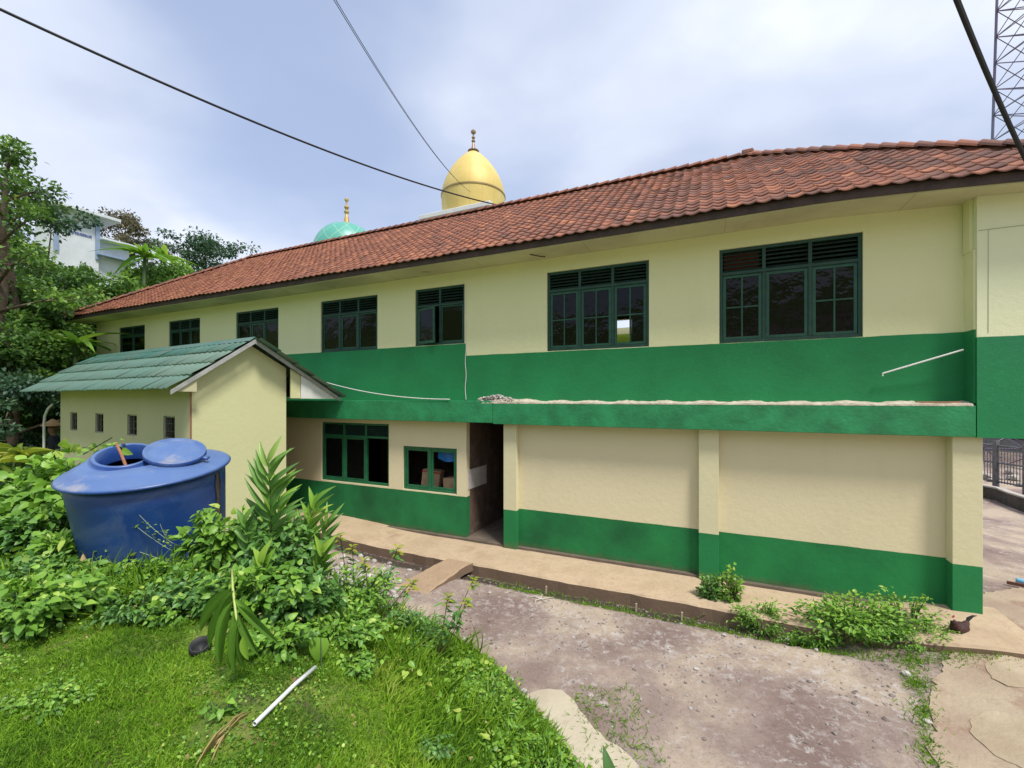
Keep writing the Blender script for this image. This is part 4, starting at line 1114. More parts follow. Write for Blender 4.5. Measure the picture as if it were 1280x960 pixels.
b.obj('tail', mat('dark_feathers', (.02, .015, .015), (.01, .01, .01), 20, .7), root)
for sy in (-1, 1):
    b = MB(); b.tube([(.02, sy*.035, .06), (.03, sy*.04, -.02), (.07, sy*.045, -.03)], [.014, .009, .006], 6); b.obj('leg', mat('dark_scale', (.06, .05, .04), (.04, .03, .03), 20, .7), root)
# ------------------------------------------------------------------ vegetation
G_GRASS = leaf_mat('grass_blades', [(0, (0.078, 0.179, 0.016)), (0.4, (0.179, 0.358, 0.023)), (0.75, (0.291, 0.496, 0.036)), (1, (0.402, 0.496, 0.091))], .4, .6, .2)
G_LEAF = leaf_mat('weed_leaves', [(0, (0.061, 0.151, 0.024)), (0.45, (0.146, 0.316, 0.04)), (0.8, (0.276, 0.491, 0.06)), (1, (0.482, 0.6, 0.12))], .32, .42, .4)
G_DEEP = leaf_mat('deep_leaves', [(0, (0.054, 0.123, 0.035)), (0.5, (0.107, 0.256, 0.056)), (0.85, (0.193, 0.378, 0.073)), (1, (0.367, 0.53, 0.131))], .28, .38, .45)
G_LIME = leaf_mat('lime_leaves', [(0, (.10, .16, .015)), (.5, (.26, .34, .03)), (1, (.45, .44, .05))], .35, .45, .3)
G_DRY = leaf_mat('dry_leaves', [(0, (.16, .10, .05)), (.5, (.36, .26, .12)), (1, (.50, .40, .20))], .2, .7, .2)
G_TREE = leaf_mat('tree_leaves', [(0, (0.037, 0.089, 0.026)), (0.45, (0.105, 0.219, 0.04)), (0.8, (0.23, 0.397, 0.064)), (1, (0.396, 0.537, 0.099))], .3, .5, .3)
G_DTREE = leaf_mat('dark_tree_leaves', [(0, (0.023, 0.059, 0.038)), (0.5, (0.056, 0.125, 0.065)), (1, (0.14, 0.225, 0.107))], .2, .5, .3)
G_BTREE = leaf_mat('brown_tree_leaves', [(0, (0.091, 0.085, 0.052)), (0.5, (0.182, 0.163, 0.104)), (1, (0.286, 0.247, 0.169))], .25, .6, .2)
M_bark = mat('bark', (.14, .10, .07), (.07, .05, .035), 6, .9, .8, 20)
M_stem = mat('green_stem', (.06, .11, .025), (.04, .07, .02), 9, .6)
M_twig = mat('brown_twig', (.16, .11, .06), (.09, .06, .035), 9, .8)

def cloud_obj(name, parts, m, parent=None, loc=None):
    V, F, r = join_np(parts)
    if loc is not None: V = V-np.array(loc)
    return np_obj(name, V, F, m, parent, np.clip(r, 0, 1), loc=loc)
def in_view(x, y, z, mx=60, my=40):
    px = 640+540*x/y; py = 498-540*(z-CAM_H)/y
    return (px > -mx) & (px < 1280+mx) & (py < 960+my)

# short turf on the bank
def bank_points(n, xr, yr, cond):
    out = []; tot = 0
    while tot < n:
        k = n*3
        x = RNG.uniform(*xr, k); y = RNG.uniform(*yr, k)
        sd = sgn_dist(x, y); ok = (sd > -.03)
        z = Hgt(x, y)
        ok &= in_view(x, y, z) & cond(x, y, sd)
        out.append(np.stack([x, y, z], -1)[ok]); tot += ok.sum()
        if k > 5e6: break
    return np.concatenate(out)[:n]
def patchy(x, y): return .5+.25*np.sin(x*3.1+y*1.3)+.25*np.sin(y*4.7-x*2.2+1.)+.18*np.sin(x*11+2)*np.sin(y*9)
def blades(n, p, hmin, hmax, wd, tpl, mix=None):
    N = len(p); f = rdir(N, .9); up = rdir(N)
    pt = patchy(p[:, 0], p[:, 1])
    ln = RNG.uniform(hmin, hmax, N)*(.65+.6*pt)
    r = np.clip(.18+.5*pt+.18*np.sin(p[:, 0]*5+p[:, 1]*2)+RNG.normal(0, .2, N), 0, 1)
    return place(tpl, p, f, up, ln, wd*RNG.uniform(.6, 1.4, N), r)
T_BL = leaf_tpl('strap', 3, .15, .35); T_OV = leaf_tpl('oval', 3, .2, .25); T_HE = leaf_tpl('heart', 4, .22, .3); T_LA = leaf_tpl('lance', 4, .2, .25); T_LAN = leaf_tpl('lance', 8, .3, .38); T_BIG = leaf_tpl('heart', 8, .14, .35)
T_2 = leaf_tpl('oval', 2, .15, .2)
p = bank_points(95000, (-6, 1.2), (1.6, 5.2), lambda x, y, s: (RNG.random(len(x)) < np.clip(1.6/(y-.6), .2, 1)) & (patchy(x, y)+.35*np.sin(x*7.3+1)*np.sin(y*6.1+2)+RNG.normal(0, .2, len(x)) > .18))
parts = [blades(0, p, .025, .065, .0055, T_BL)]
p = bank_points(26000, (-1.6, 1.3), (1.9, 6.6), lambda x, y, s: (s < 1.7))
parts.append(blades(0, p, .05, .13, .011, T_BL))
p = bank_points(16000, (-12, 1.), (4.6, 9.5), lambda x, y, s: s > -.03)
parts.append(blades(0, p, .06, .17, .014, T_BL))
tag(cloud_obj('grass', parts, G_GRASS), 'bright short grass covering the near bank', 'grass', kind='stuff')
# creeping small-leaved ground cover
def carpet(n, xr, yr, cond, smin, smax, hgt, tpl=T_OV):
    p = bank_points(n, xr, yr, cond); N = len(p); h = RNG.uniform(.0, 1, N)**1.5*hgt*(.4+patchy(p[:, 0]*.8, p[:, 1]*.8))
    p[:, 2] += h
    s = RNG.uniform(smin, smax, N)
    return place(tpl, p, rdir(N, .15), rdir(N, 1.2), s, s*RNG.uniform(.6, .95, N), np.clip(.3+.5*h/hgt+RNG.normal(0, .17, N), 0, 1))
parts = [carpet(12000, (-6, 1.2), (1.7, 4.4), lambda x, y, s: patchy(x+3, y) > .45, .010, .026, .05),
         carpet(7000, (-9, 1), (3.6, 8.5), lambda x, y, s: (s > .0) & (y > 3.6), .035, .075, .20, T_HE),
         carpet(5000, (-14, -4), (4, 12), lambda x, y, s: s > .05, .05, .11, .28, T_HE),
         carpet(4500, (-1.5, 1.1), (2.6, 6.4), lambda x, y, s: (s < .9), .02, .06, .13, T_LA)]
tag(cloud_obj('ground_cover', parts, G_LEAF), 'low creeping leafy weeds spreading over the bank', 'ground cover', kind='stuff')

def bush(name, label, cat, c, rx, ry, h, nleaf, size, m, tpl, group=None, stems=9, seed=1, lo=.0, aspect=.75, up=.35, shell=.5, stem_m=None, droop=0, hang=0.0):
    """twiggy bush: curved stems from the base, leaves set along and around the stems"""
    rg = np.random.default_rng(seed); x, y = c; g = hz(x, y)
    root = empty(name, (x, y, g)); tag(root, label, cat, group)
    b = MB(); P_ = []; D_ = []; Rn = []
    per = max(1, nleaf//stems)
    for s in range(stems):
        a = rg.uniform(0, 6.283); q = rg.uniform(.25, 1)
        tip = np.array([rx*q*math.cos(a), ry*q*math.sin(a), h*rg.uniform(.55, 1)*(1.05-.45*q*q)])
        base = np.array([rx*.15*math.cos(a), ry*.15*math.sin(a), -.04])
        mid = (base+tip)/2+np.array([0, 0, h*.18])+rg.normal(0, .03, 3)*h
        ts = np.linspace(0, 1, 8); pts = [(1-t)**2*base+2*t*(1-t)*mid+t*t*tip-np.array([0, 0, hang*t*t]) for t in ts]
        b.tube(pts, list(np.linspace(.010, .003, 8)*(.6+h)), 5)
        t = rg.uniform(.12, 1, per)**.75
        pp = np.stack([(1-k)**2*base+2*k*(1-k)*mid+k*k*tip-np.array([0, 0, hang*k*k]) for k in t])
        off = norm(rg.normal(size=(per, 3)))*rg.uniform(0, 1, (per, 1))**.6*np.array([rx, ry, h*.6])*.26
        pp = pp+off; pp[:, 2] = np.maximum(pp[:, 2], lo+.02)
        P_.append(pp); o_ = pp-np.array([0, 0, h*.35]); D_.append(norm(norm(o_)*np.array([1, 1, .5])+rg.normal(0, .45, (per, 3))-np.array([0, 0, droop])))
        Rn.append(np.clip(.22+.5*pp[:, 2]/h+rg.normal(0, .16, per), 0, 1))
    P_ = np.concatenate(P_); D_ = np.concatenate(D_); Rn = np.concatenate(Rn); N = len(P_)
    u = norm(rg.normal(0, .5, (N, 3))+np.array([0, -.25, 1]))
    s = size*rg.uniform(.55, 1.25, N)
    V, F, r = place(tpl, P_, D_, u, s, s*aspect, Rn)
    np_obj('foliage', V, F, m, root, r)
    b.obj('stem', stem_m or M_stem, root, smooth=True, fix=False)
    return root

# plants on and around the bank
bush('vine_bush', 'dense bush of heart-shaped leaves left of the blue tank', 'bush', (-5.85, 5.75), .95, .8, 1.35, 1500, .14, G_LEAF, T_HE, stems=26, seed=2, droop=.35)
bush('vine_bush', 'leafy vine mass at the left edge behind the heart-leaved bush', 'bush', (-7.6, 6.6), 1.2, .8, 1.25, 1400, .15, G_DEEP, T_HE, stems=26, seed=3, droop=.35)
bush('vine_bush', 'low tangle of pale heart leaves at the lower left edge', 'bush', (-3.95, 3.65), .55, .45, .42, 900, .07, G_LEAF, T_HE, stems=22, seed=4, droop=.3)
bush('weed_clump', 'dark low weeds between the lower left vine and the tank', 'weeds', (-4.6, 4.35), .8, .35, .36, 900, .065, G_DEEP, T_HE, stems=22, seed=5)
bush('weed_clump', 'light green cassava-like seedlings at the left foot of the tank', 'weeds', (-4.95, 4.75), .4, .25, .50, 420, .10, G_LEAF, T_LA, stems=18, seed=6, aspect=.5)
bush('weed_clump', 'spreading weeds in front of the tank', 'weeds', (-3.75, 4.35), .75, .32, .28, 900, .06, G_LEAF, T_HE, stems=24, seed=7)
bush('weed_clump', 'leafy weeds below the tank beside the black pot', 'weeds', (-3.0, 4.15), .55, .35, .30, 800, .055, G_DEEP, T_HE, stems=22, seed=8)
bush('vine_bush', 'round-leaved vine climbing between the tank and the tall ginger stalk', 'bush', (-3.15, 4.72), .42, .35, .78, 700, .085, G_LEAF, T_HE, stems=22, seed=9, droop=.35)
bush('vine_bush', 'dark tangled vine below the tall ginger stalk', 'bush', (-2.45, 4.55), .55, .42, .80, 1300, .075, G_DEEP, T_HE, stems=30, seed=10, droop=.3)
bush('weed_clump', 'mixed green weeds at the foot of the vine, towards the yard', 'weeds', (-1.75, 4.6), .65, .4, .50, 1200, .06, G_LEAF, T_LA, stems=30, seed=11, aspect=.5)
bush('weed_clump', 'grassy weeds left of the bare soil hollow', 'weeds', (-1.15, 4.9), .55, .42, .38, 1000, .055, G_DEEP, T_LA, stems=26, seed=12, aspect=.45)
bush('weed_clump', 'bright round-leaved weeds behind the white pipe', 'weeds', (-1.55, 3.75), .42, .25, .20, 500, .05, G_LEAF, T_HE, stems=20, seed=13)
bush('weed_clump', 'weeds on the grassy rim above the concrete strip', 'weeds', (-.25, 4.35), .5, .6, .17, 700, .055, G_LEAF, T_LA, stems=26, seed=14, aspect=.4)
bush('weed_clump', 'long-bladed weeds at the lower tip of the grassy rim', 'weeds', (.25, 3.55), .3, .45, .16, 420, .07, G_LEAF, T_LA, stems=22, seed=15, aspect=.3)
bush('weed_clump', 'pale leafy plants on the far side of the bank before the rubble', 'weeds', (-2.75, 5.7), .3, .25, .50, 260, .07, G_LEAF, T_LA, stems=18, seed=16, aspect=.42)
bush('weed_clump', 'thin weeds right of the rubble heap', 'weeds', (-1.25, 5.75), .3, .25, .26, 260, .06, G_DEEP, T_LA, stems=20, seed=17, aspect=.4)
bush('vine_bush', 'tall weeds hiding the foot of the cream toilet block', 'bush', (-3.6, 6.15), .6, .5, .75, 900, .10, G_DEEP, T_HE, stems=24, seed=18, droop=.3)
bush('weed_clump', 'grey-green seedlings in the grass at the lower left corner', 'weeds', (-1.75, 2.62), .12, .1, .10, 40, .045, G_LEAF, T_HE, stems=8, seed=19)
for k, (x, y, s_, lb) in enumerate([(3.55, 7.0, .30, 'small round bush at the path edge nearest the middle pillar'), (3.25, 7.12, .27, 'small darker bush just left of the round bush by the middle pillar')]):
    bush('small_shrub', lb, 'shrub', from_b(*to_b(x, y))[:2], s_*.75, s_*.6, (.66, .56)[k], 620, .056, (G_LEAF, G_DEEP)[k], T_OV, group=None, stems=16, seed=30+k, lo=.15 if k == 0 else .05, stem_m=M_twig)
bush('small_shrub', 'low vivid green herb clump on the gutter edge', 'shrub', (3.75, 6.5), .5, .28, .46, 1100, .055, G_LEAF, T_LA, stems=24, seed=33, aspect=.4)
bush('small_shrub', 'large spreading yellow-green shrub at the right end of the gutter', 'shrub', (4.85, 6.1), .95, .48, .62, 2700, .066, G_LEAF, T_LA, stems=40, seed=34, aspect=.5)
bush('small_shrub', 'sparse twiggy shrub overlapping the right end of the green dado', 'shrub', (5.65, 6.2), .55, .35, .62, 520, .06, G_LEAF, T_LA, stems=18, seed=35, aspect=.45)
bush('small_shrub', 'low green weeds in front of the large yellow-green shrub', 'shrub', (5.5, 5.8), .85, .35, .26, 2000, .05, G_LEAF, T_LA, stems=34, seed=36, aspect=.4)
bush('small_shrub', 'low trailing weeds between the herb clump and the big shrub', 'shrub', (4.3, 6.15), .55, .26, .26, 900, .05, G_LEAF, T_LA, stems=20, seed=37, aspect=.45)
bush('small_shrub', 'thin weeds at the foot of the two small bushes', 'shrub', (3.4, 6.85), .5, .16, .13, 420, .04, G_DEEP, T_LA, stems=18, seed=38, aspect=.4)

# more weeds where the bank meets the turf, placed on the ground
WL = [(40, 700, .50, .55, 'tall weeds at the left edge above the pale heart leaves', 'G_DEEP', 'T_HE', .085),
      (30, 790, .34, .42, 'heart-leaved weeds in the lower left corner', 'G_LEAF', 'T_HE', .075),
      (95, 765, .30, .30, 'mixed weeds left of the soil gap in the turf', 'G_LEAF', 'T_LA', .06),
      (165, 770, .34, .22, 'fine-leaved weeds below the middle of the tank', 'G_DEEP', 'T_LA', .05),
      (215, 780, .26, .20, 'bright weeds just left of the black pot', 'G_LEAF', 'T_HE', .05),
      (270, 765, .34, .34, 'dense weeds behind the black pot', 'G_DEEP', 'T_HE', .06),
      (330, 770, .38, .50, 'thick weeds under the arching pale stalk', 'G_LEAF', 'T_HE', .07),
      (375, 775, .34, .46, 'vine leaves right of the arching pale stalk', 'G_DEEP', 'T_HE', .065),
      (345, 815, .26, .20, 'heart-leaved weeds in front of the drooping plant', 'G_LEAF', 'T_HE', .055),
      (430, 800, .34, .30, 'leafy weeds beside the taro leaf', 'G_LEAF', 'T_LA', .06),
      (480, 790, .34, .34, 'weeds between the taro leaf and the young shrubs', 'G_DEEP', 'T_LA', .06),
      (520, 810, .30, .24, 'bright weeds just left of the bare soil hollow', 'G_LEAF', 'T_LA', .055),
      (440, 840, .24, .13, 'low round-leaved weeds above the end of the pipe', 'G_LEAF', 'T_OV', .035),
      (575, 870, .30, .15, 'weeds inside the grassy rim near the concrete', 'G_LEAF', 'T_LA', .05),
      (640, 930, .26, .14, 'bladed weeds near the bottom edge by the concrete strip', 'G_LEAF', 'T_LA', .05),
      (520, 940, .22, .08, 'small weeds in the turf at the bottom centre', 'G_DEEP', 'T_OV', .028),
      (60, 880, .24, .09, 'small weeds in the turf at the lower left', 'G_LEAF', 'T_OV', .03)]
for k, (x, y, r_, h_, lb, mm, tp, sz) in enumerate(WL):
    q = on_bank(x, y, .0)
    bush('weed_clump', lb, 'weeds', (q[0], q[1]), r_*1.25, r_*.85, h_, int(2200*r_), sz, globals()[mm], globals()[tp], stems=24, seed=300+k, aspect=.75 if tp != 'T_LA' else .42, droop=.2)

# dead leaves and taller seeding grasses mixed through the weeds
p = bank_points(1500, (-8, 1.2), (1.7, 8.), lambda x, y, s: s > -.02)
p[:, 2] += RNG.uniform(.01, .16, len(p))*(p[:, 1] > 3.6)+.012
N = len(p); s_ = RNG.uniform(.015, .05, N)
tag(cloud_obj('leaf_litter', [place(T_OV, p, rdir(N, -.1), rdir(N, 1.), s_, s_*.6, RNG.uniform(0, 1, N))], G_DRY), 'scattered dead and yellowed leaves among the weeds', 'leaf litter', kind='stuff')
p = bank_points(9000, (-10, .8), (3.7, 9.), lambda x, y, s: (patchy(x*.7, y*.7) > .5) & (s > 0))
N = len(p); tag(cloud_obj('tall_grass', [place(leaf_tpl('strap', 5, .1, .45), p, rdir(N, 1.1), rdir(N), RNG.uniform(.15, .42, N), RNG.uniform(.006, .013, N), RNG.uniform(.1, .9, N))], G_GRASS), 'taller grass blades standing between the weeds', 'grass', kind='stuff')
# gutter weeds and sparse tufts on the yard
pp = []
for k in range(2600):
    t = random.uniform(1.6, 8.0); o = random.gauss(-1.5, .07)
    if random.random() > .25+.75*abs(math.sin(t*1.9+1)): continue
    x, y, _ = from_b(t, o); pp.append((x, y, 0))
for k in range(1300):
    a = random.random(); x = 3.86+.65*a*2+random.gauss(0, .07); y = 3.9+1.05*a*1.6+random.gauss(0, .06)
    if random.random() < abs(math.sin(a*11)): pp.append((x, y, 0))
for k in range(500):
    x = .62+random.random()*.75; y = 5.1-random.random()*1.2; pp.append((x+random.gauss(.06, .04), y, 0))
for k in range(380):
    t = random.uniform(1.2, 7.6); x, y, _ = from_b(t, -1.27+random.gauss(0, .025)); pp.append((x, y, 0))
for k in range(1900):
    x = random.gauss(5.95, .28); y = random.gauss(5.62, .17); pp.append((x, y, 0))
pp = np.array(pp); N = len(pp); pp[:, 2] = Hgt(pp[:, 0], pp[:, 1])
tag(cloud_obj('yard_tufts', [place(T_BL, pp, rdir(N, .8), rdir(N), RNG.uniform(.03, .10, N), RNG.uniform(.006, .012, N), RNG.uniform(.1, .75, N))], G_GRASS), 'thin grass tufts along the gutter and the yard edges', 'grass', kind='stuff')

# ginger stalks: tall stem with two ranks of lance leaves
def ginger(label, base, tip, n, ln, wd, side, seed, m=G_DEEP, first=.18, spread=1.0, group=None, rise=.55):
    rg = np.random.default_rng(seed); A = np.array(base, float); B = np.array(tip, float)
    root = empty('ginger_plant', tuple(A)); tag(root, label, 'plant', group)
    D = B-A; pts = [A+D*t+np.array([.05*math.sin(t*2.), 0, 0]) for t in np.linspace(0, 1, 10)]
    b = MB(); b.tube([q-A for q in pts], list(np.linspace(.014, .006, 10)), 6); b.obj('stem', M_stem, root, smooth=True, fix=False)
    P_ = []; Fd = []; L_ = []
    sd = norm(np.array(side, float)); Dn = norm(D)
    for k in range(n):
        t = first+(1-first)*k/(n-1); s = 1 if k % 2 else -1
        P_.append(A+D*t-A+np.array([.05*math.sin(t*2.), 0, 0])); r_ = rise+.75*max(0, t-.55)*2
        Fd.append(sd*s*spread+Dn*r_+rg.normal(0, .12, 3)); L_.append(ln*(.75+.35*math.sin(math.pi*min(1, t*.9)))*rg.uniform(.85, 1.1))
    P_ = np.array(P_); Fd = np.array(Fd); L_ = np.array(L_); N = len(P_)
    up = np.array([[.15, -.75, .6]])+rg.normal(0, .2, (N, 3))
    V, F, r = place(T_LAN, P_, Fd, up, L_, wd*rg.uniform(.85, 1.15, N), np.clip(.45+.3*np.linspace(0, 1, N)+rg.normal(0, .12, N), 0, 1))
    np_obj('foliage', V, F, m, root, r, smooth=False)
    return root
def P3(x, y, Y): return ((x-640)/540*Y, Y, CAM_H-(y-498)/540*Y)
ginger('tall ginger stalk with two ranks of broad pointed leaves right of the tank', P3(338, 745, 4.7), P3(330, 578, 4.4), 28, .36, .062, (1, .15, 0), 51, first=.12, rise=1.15, spread=.85)
ginger('second tall ginger stalk close behind the tallest one', P3(332, 745, 4.85), P3(345, 612, 4.8), 22, .34, .055, (.9, .5, 0), 56, G_LEAF, first=.2, rise=1.2, spread=.8)
ginger('shorter ginger stalk leaning right in front of the green dado', P3(358, 740, 4.8), P3(388, 632, 4.7), 20, .30, .055, (1, .2, 0), 52, G_LEAF, rise=1.25, spread=.65)
ginger('slender ginger stalk farthest right, leaves fanned upward', P3(372, 745, 4.9), P3(404, 655, 4.9), 16, .30, .045, (1, .2, 0), 57, G_DEEP, rise=1.2, spread=.7)
ginger('broad-leaved ginger shoot in the middle of the vine', P3(322, 790, 4.2), P3(322, 705, 3.95), 12, .26, .085, (1, 0, 0), 53, G_LEAF, rise=1.6, spread=.45)
ginger('upright ginger shoot at the right side of the vine', P3(386, 760, 4.6), P3(398, 690, 4.35), 12, .27, .07, (1, 0, .2), 54, G_LEAF, rise=1.4, spread=.5)
ginger('small ginger shoot left of the tall stalk by the tank', P3(312, 720, 4.6), P3(302, 655, 4.45), 12, .26, .06, (1, 0, .2), 55, G_DEEP, rise=1.1, spread=.6)
# arching pale stem with drooping strap leaves
def PB(x, y, l): return np.array(on_bank(x, y, l))
o0 = PB(290, 712, .62)
root = empty('drooping_plant', tuple(o0)); tag(root, 'arching pale stalk with long leaves drooping to the grass below the vine', 'plant')
pts = [PB(*q)-o0 for q in ((290, 712, .62), (291, 735, .60), (295, 770, .48), (303, 800, .33), (307, 818, .24))]
b = MB(); b.tube(pts, [.008, .008, .007, .006, .003], 6); b.obj('stem', mat('pale_stem', (.42, .50, .14), (.36, .42, .12), 8, .6), root, smooth=True, fix=False)
LP_ = []
for (a, c_) in (((291, 742, .58), (258, 812, .22)), ((292, 750, .55), (272, 834, .14)), ((294, 760, .5), (286, 846, .10)), ((297, 766, .5), (324, 822, .2)), ((300, 780, .45), (303, 838, .12)), ((295, 756, .52), (350, 806, .24)), ((304, 795, .38), (310, 826, .22)), ((291, 735, .6), (246, 790, .28)), ((293, 748, .56), (332, 790, .32)), ((298, 772, .48), (292, 845, .1)), ((292, 738, .6), (272, 800, .25))):
    A = PB(*a)-o0; C = PB(*c_)-o0; LP_.append((A, C-A))
P_ = np.array([q[0] for q in LP_]); Fd = np.array([q[1] for q in LP_]); L_ = np.linalg.norm(Fd, axis=1)
V, F, r = place(leaf_tpl('lance', 8, .3, .05), P_, Fd, np.array([[.1, -.8, .6], [-.3, -.8, .6], [.5, -.8, .4]]*4)[:len(P_)], L_, np.full(len(P_), .047), np.array([.5, .55, .6, .4, .5, .35, 1., .45, .6, .5, .4, .6])[:len(P_)]); np_obj('foliage', V, F, G_LEAF, root, r*.8)
# taro leaf by the pipe
o0 = PB(402, 838, .02)
root = empty('taro_plant', tuple(o0)); tag(root, 'single big taro leaf standing beside the far end of the white pipe', 'plant')
q0 = PB(401, 797, .22)-o0
b = MB(); b.tube([(0, 0, -.05), tuple(q0*.5), tuple(q0)], [.006, .005, .004], 6); b.obj('stem', M_stem, root, fix=False)
V, F, r = place(T_BIG, np.array([q0]), np.array([[-.08, -.45, -1.]]), np.array([[.15, -1., .55]]), np.array([.17]), np.array([.15]), np.array([.62])); np_obj('foliage', V, F, G_LEAF, root, r)
# croton-like young shrubs with lime tips
def croton(label, stems, seed):
    rg = np.random.default_rng(seed); x, y, z = stems[0][0]
    root = empty('young_shrub', (x, y, z)); tag(root, label, 'shrub'); o0 = np.array((x, y, z))
    b = MB(); Pn = []; Dn = []; Rn = []; Pl = []; Dl = []
    for A, B in stems:
        A = np.array(A)-o0; B = np.array(B)-o0; M_ = (A+B)/2+rg.normal(0, .03, 3)
        pts = [(1-t)**2*A+2*t*(1-t)*M_+t*t*B for t in np.linspace(0, 1, 8)]
        b.tube(pts, list(np.linspace(.007, .004, 8)), 5)
        for k in range(9):
            a = k*2.4; Pl.append(B+np.array([0, 0, -.01*k])); Dl.append((math.cos(a), math.sin(a), .55-.12*k*.6))
        for k in range(16):
            t = rg.uniform(.35, .95); Pn.append((1-t)*A+t*B+rg.normal(0, .015, 3)); a = rg.uniform(0, 6.3); Dn.append((math.cos(a), math.sin(a), rg.uniform(-.5, .3)))
    N = len(Pn); V, F, r = place(T_LA, np.array(Pn), np.array(Dn), np.tile([0, -.2, 1.], (N, 1)), rg.uniform(.07, .13, N), rg.uniform(.03, .045, N), rg.uniform(.2, .8, N)); np_obj('foliage', V, F, G_DEEP, root, r)
    N = len(Pl); V, F, r = place(T_LA, np.array(Pl), np.array(Dl), np.tile([0, -.2, 1.], (N, 1)), rg.uniform(.07, .11, N), rg.uniform(.025, .035, N), rg.uniform(.2, 1, N)); np_obj('new_leaves', V, F, G_LIME, root, r)
    b.obj('stem', M_twig, root, fix=False)
def g3(x, y, Y): X = (x-640)/540*Y; return (X, Y, hz(X, Y))
croton('slender young shrub with a lime-yellow leaf tip before the rubble heap', [(g3(468, 800, 4.5), P3(497, 684, 4.7)), (g3(468, 800, 4.5), P3(514, 728, 4.6)), (g3(468, 800, 4.5), P3(455, 700, 4.6))], 61)
croton('young shrub with bright lime-yellow tips over the bare soil hollow', [(g3(545, 790, 4.9), P3(592, 724, 4.9)), (g3(545, 790, 4.9), P3(560, 745, 4.8)), (g3(545, 790, 4.9), P3(583, 750, 4.7))], 62)
croton('small green shrub with pale tips at the far edge of the bank', [(g3(440, 760, 5.6), P3(440, 683, 5.4)), (g3(440, 760, 5.6), P3(425, 668, 5.4))], 63)
# dead yellow leaf, sprig, straw
q = np.array([P3(112, 712, 4.55)]*5); d = np.array([(.6, 0, .35), (.5, -.1, .05), (-.1, -.3, -.5), (-.25, 0, .35), (.75, .0, -.15)])
tag(cloud_obj('withered_leaf', [place(T_LAN, q, d, np.tile([0, -.8, .5], (5, 1)), np.array([.26, .24, .25, .20, .3]), .07, np.array([.8, .9, .95, .7, .8]))], G_DRY, loc=P3(112, 712, 4.55)), 'withered yellow leaves at the left foot of the blue tank', 'dead leaves')
root = empty('climbing_sprig', P3(248, 705, 4.62)); tag(root, 'thin pale sprigs hanging across the front of the blue tank', 'plant'); o0 = np.array(P3(248, 705, 4.62)); b = MB(); Pn = []
for A, B in (((248, 705, 4.6), (140, 632, 4.58)), ((235, 690, 4.6), (156, 624, 4.56)), ((262, 700, 4.62), (175, 690, 4.5)), ((215, 672, 4.6), (200, 655, 4.55))):
    A = np.array(P3(*A))-o0; B = np.array(P3(*B))-o0; pts = [A*(1-t)+B*t+np.array([0, 0, -.06*math.sin(math.pi*t)]) for t in np.linspace(0, 1, 12)]
    b.tube(pts, .0025, 4)
    for t in RNG.uniform(0, .9, 34): Pn.append(A*(1-t)+B*t+np.array([0, 0, -.06*math.sin(math.pi*t)])+RNG.normal(0, .012+.012*(1-t), 3))
b.obj('stem', mat('pale_twig', (.30, .36, .25), (.24, .3, .2), 8, .7), root, fix=False)
Pn = np.array(Pn); N = len(Pn); V, F, r = place(T_2, Pn, rdir(N), rdir(N, .5), RNG.uniform(.025, .05, N), RNG.uniform(.010, .02, N), RNG.uniform(.5, 1, N)); np_obj('foliage', V, F, G_LEAF, root, r)
n = 16; q = np.array([on_bank(284, 915, .02)]*n)+RNG.normal(0, .012, (n, 3)); d = np.stack([RNG.normal(-.25, .25, n), -1+RNG.normal(0, .3, n), RNG.normal(.0, .12, n)], -1); d[:4] = (.15, .8, .1)
tag(cloud_obj('dry_straw', [place(T_BL, q, d, np.tile([0, 0, 1.], (n, 1)), RNG.uniform(.12, .26, n), .009, RNG.uniform(.75, 1, n))], G_DRY, loc=tuple(q[0])), 'bundle of dry straw-coloured blades lying in the grass', 'dry grass')
# the bare soil hollow with a few crumbs
b = MB(); rng = random.Random(77)
for k in range(160):
    P_ = on_bank(rng.gauss(572, 17), rng.gauss(803, 14)); rock(b, (P_[0], P_[1], P_[2]-.005), rng.uniform(.012, .04), rng, .0+.25*rng.random()**2)
tag(b.obj('soil_crumbs', tile_mat('dug_soil', [(0, (.12, .07, .05)), (.5, (.20, .12, .085)), (1, (.34, .24, .18))]), fix=False), 'brown clods of dug soil in the hollow at the edge of the bank', 'soil', kind='stuff')
# vine over the tank rim
root = empty('trailing_vine', P3(40, 580, 5.5)); tag(root, 'vine shoot reaching over the left rim of the blue tank', 'vine'); o0 = np.array(P3(40, 580, 5.5))
pts = [np.array(P3(*q))-o0 for q in ((40, 585, 5.6), (70, 562, 5.4), (100, 560, 5.3), (130, 556, 5.2), (158, 560, 5.1))]
b = MB(); b.tube(pts, [.006, .006, .005, .004, .003], 5); b.tube([np.array(P3(104, 568, 5.3))-o0, np.array(P3(140, 547, 5.3))-o0], .008, 5); b.obj('stem', M_stem, root, fix=False)
Pn = np.array([pts[i]*(1-t)+pts[i+1]*t for i in range(4) for t in np.linspace(0, .9, 9)])+RNG.normal(0, .03, (36, 3))
V, F, r = place(T_HE, Pn, rdir(36)+np.array([0, 0, -.5]), rdir(36, .9), RNG.uniform(.07, .13, 36), RNG.uniform(.06, .10, 36), RNG.uniform(.5, 1, 36)); np_obj('foliage', V, F, G_LEAF, root, r)
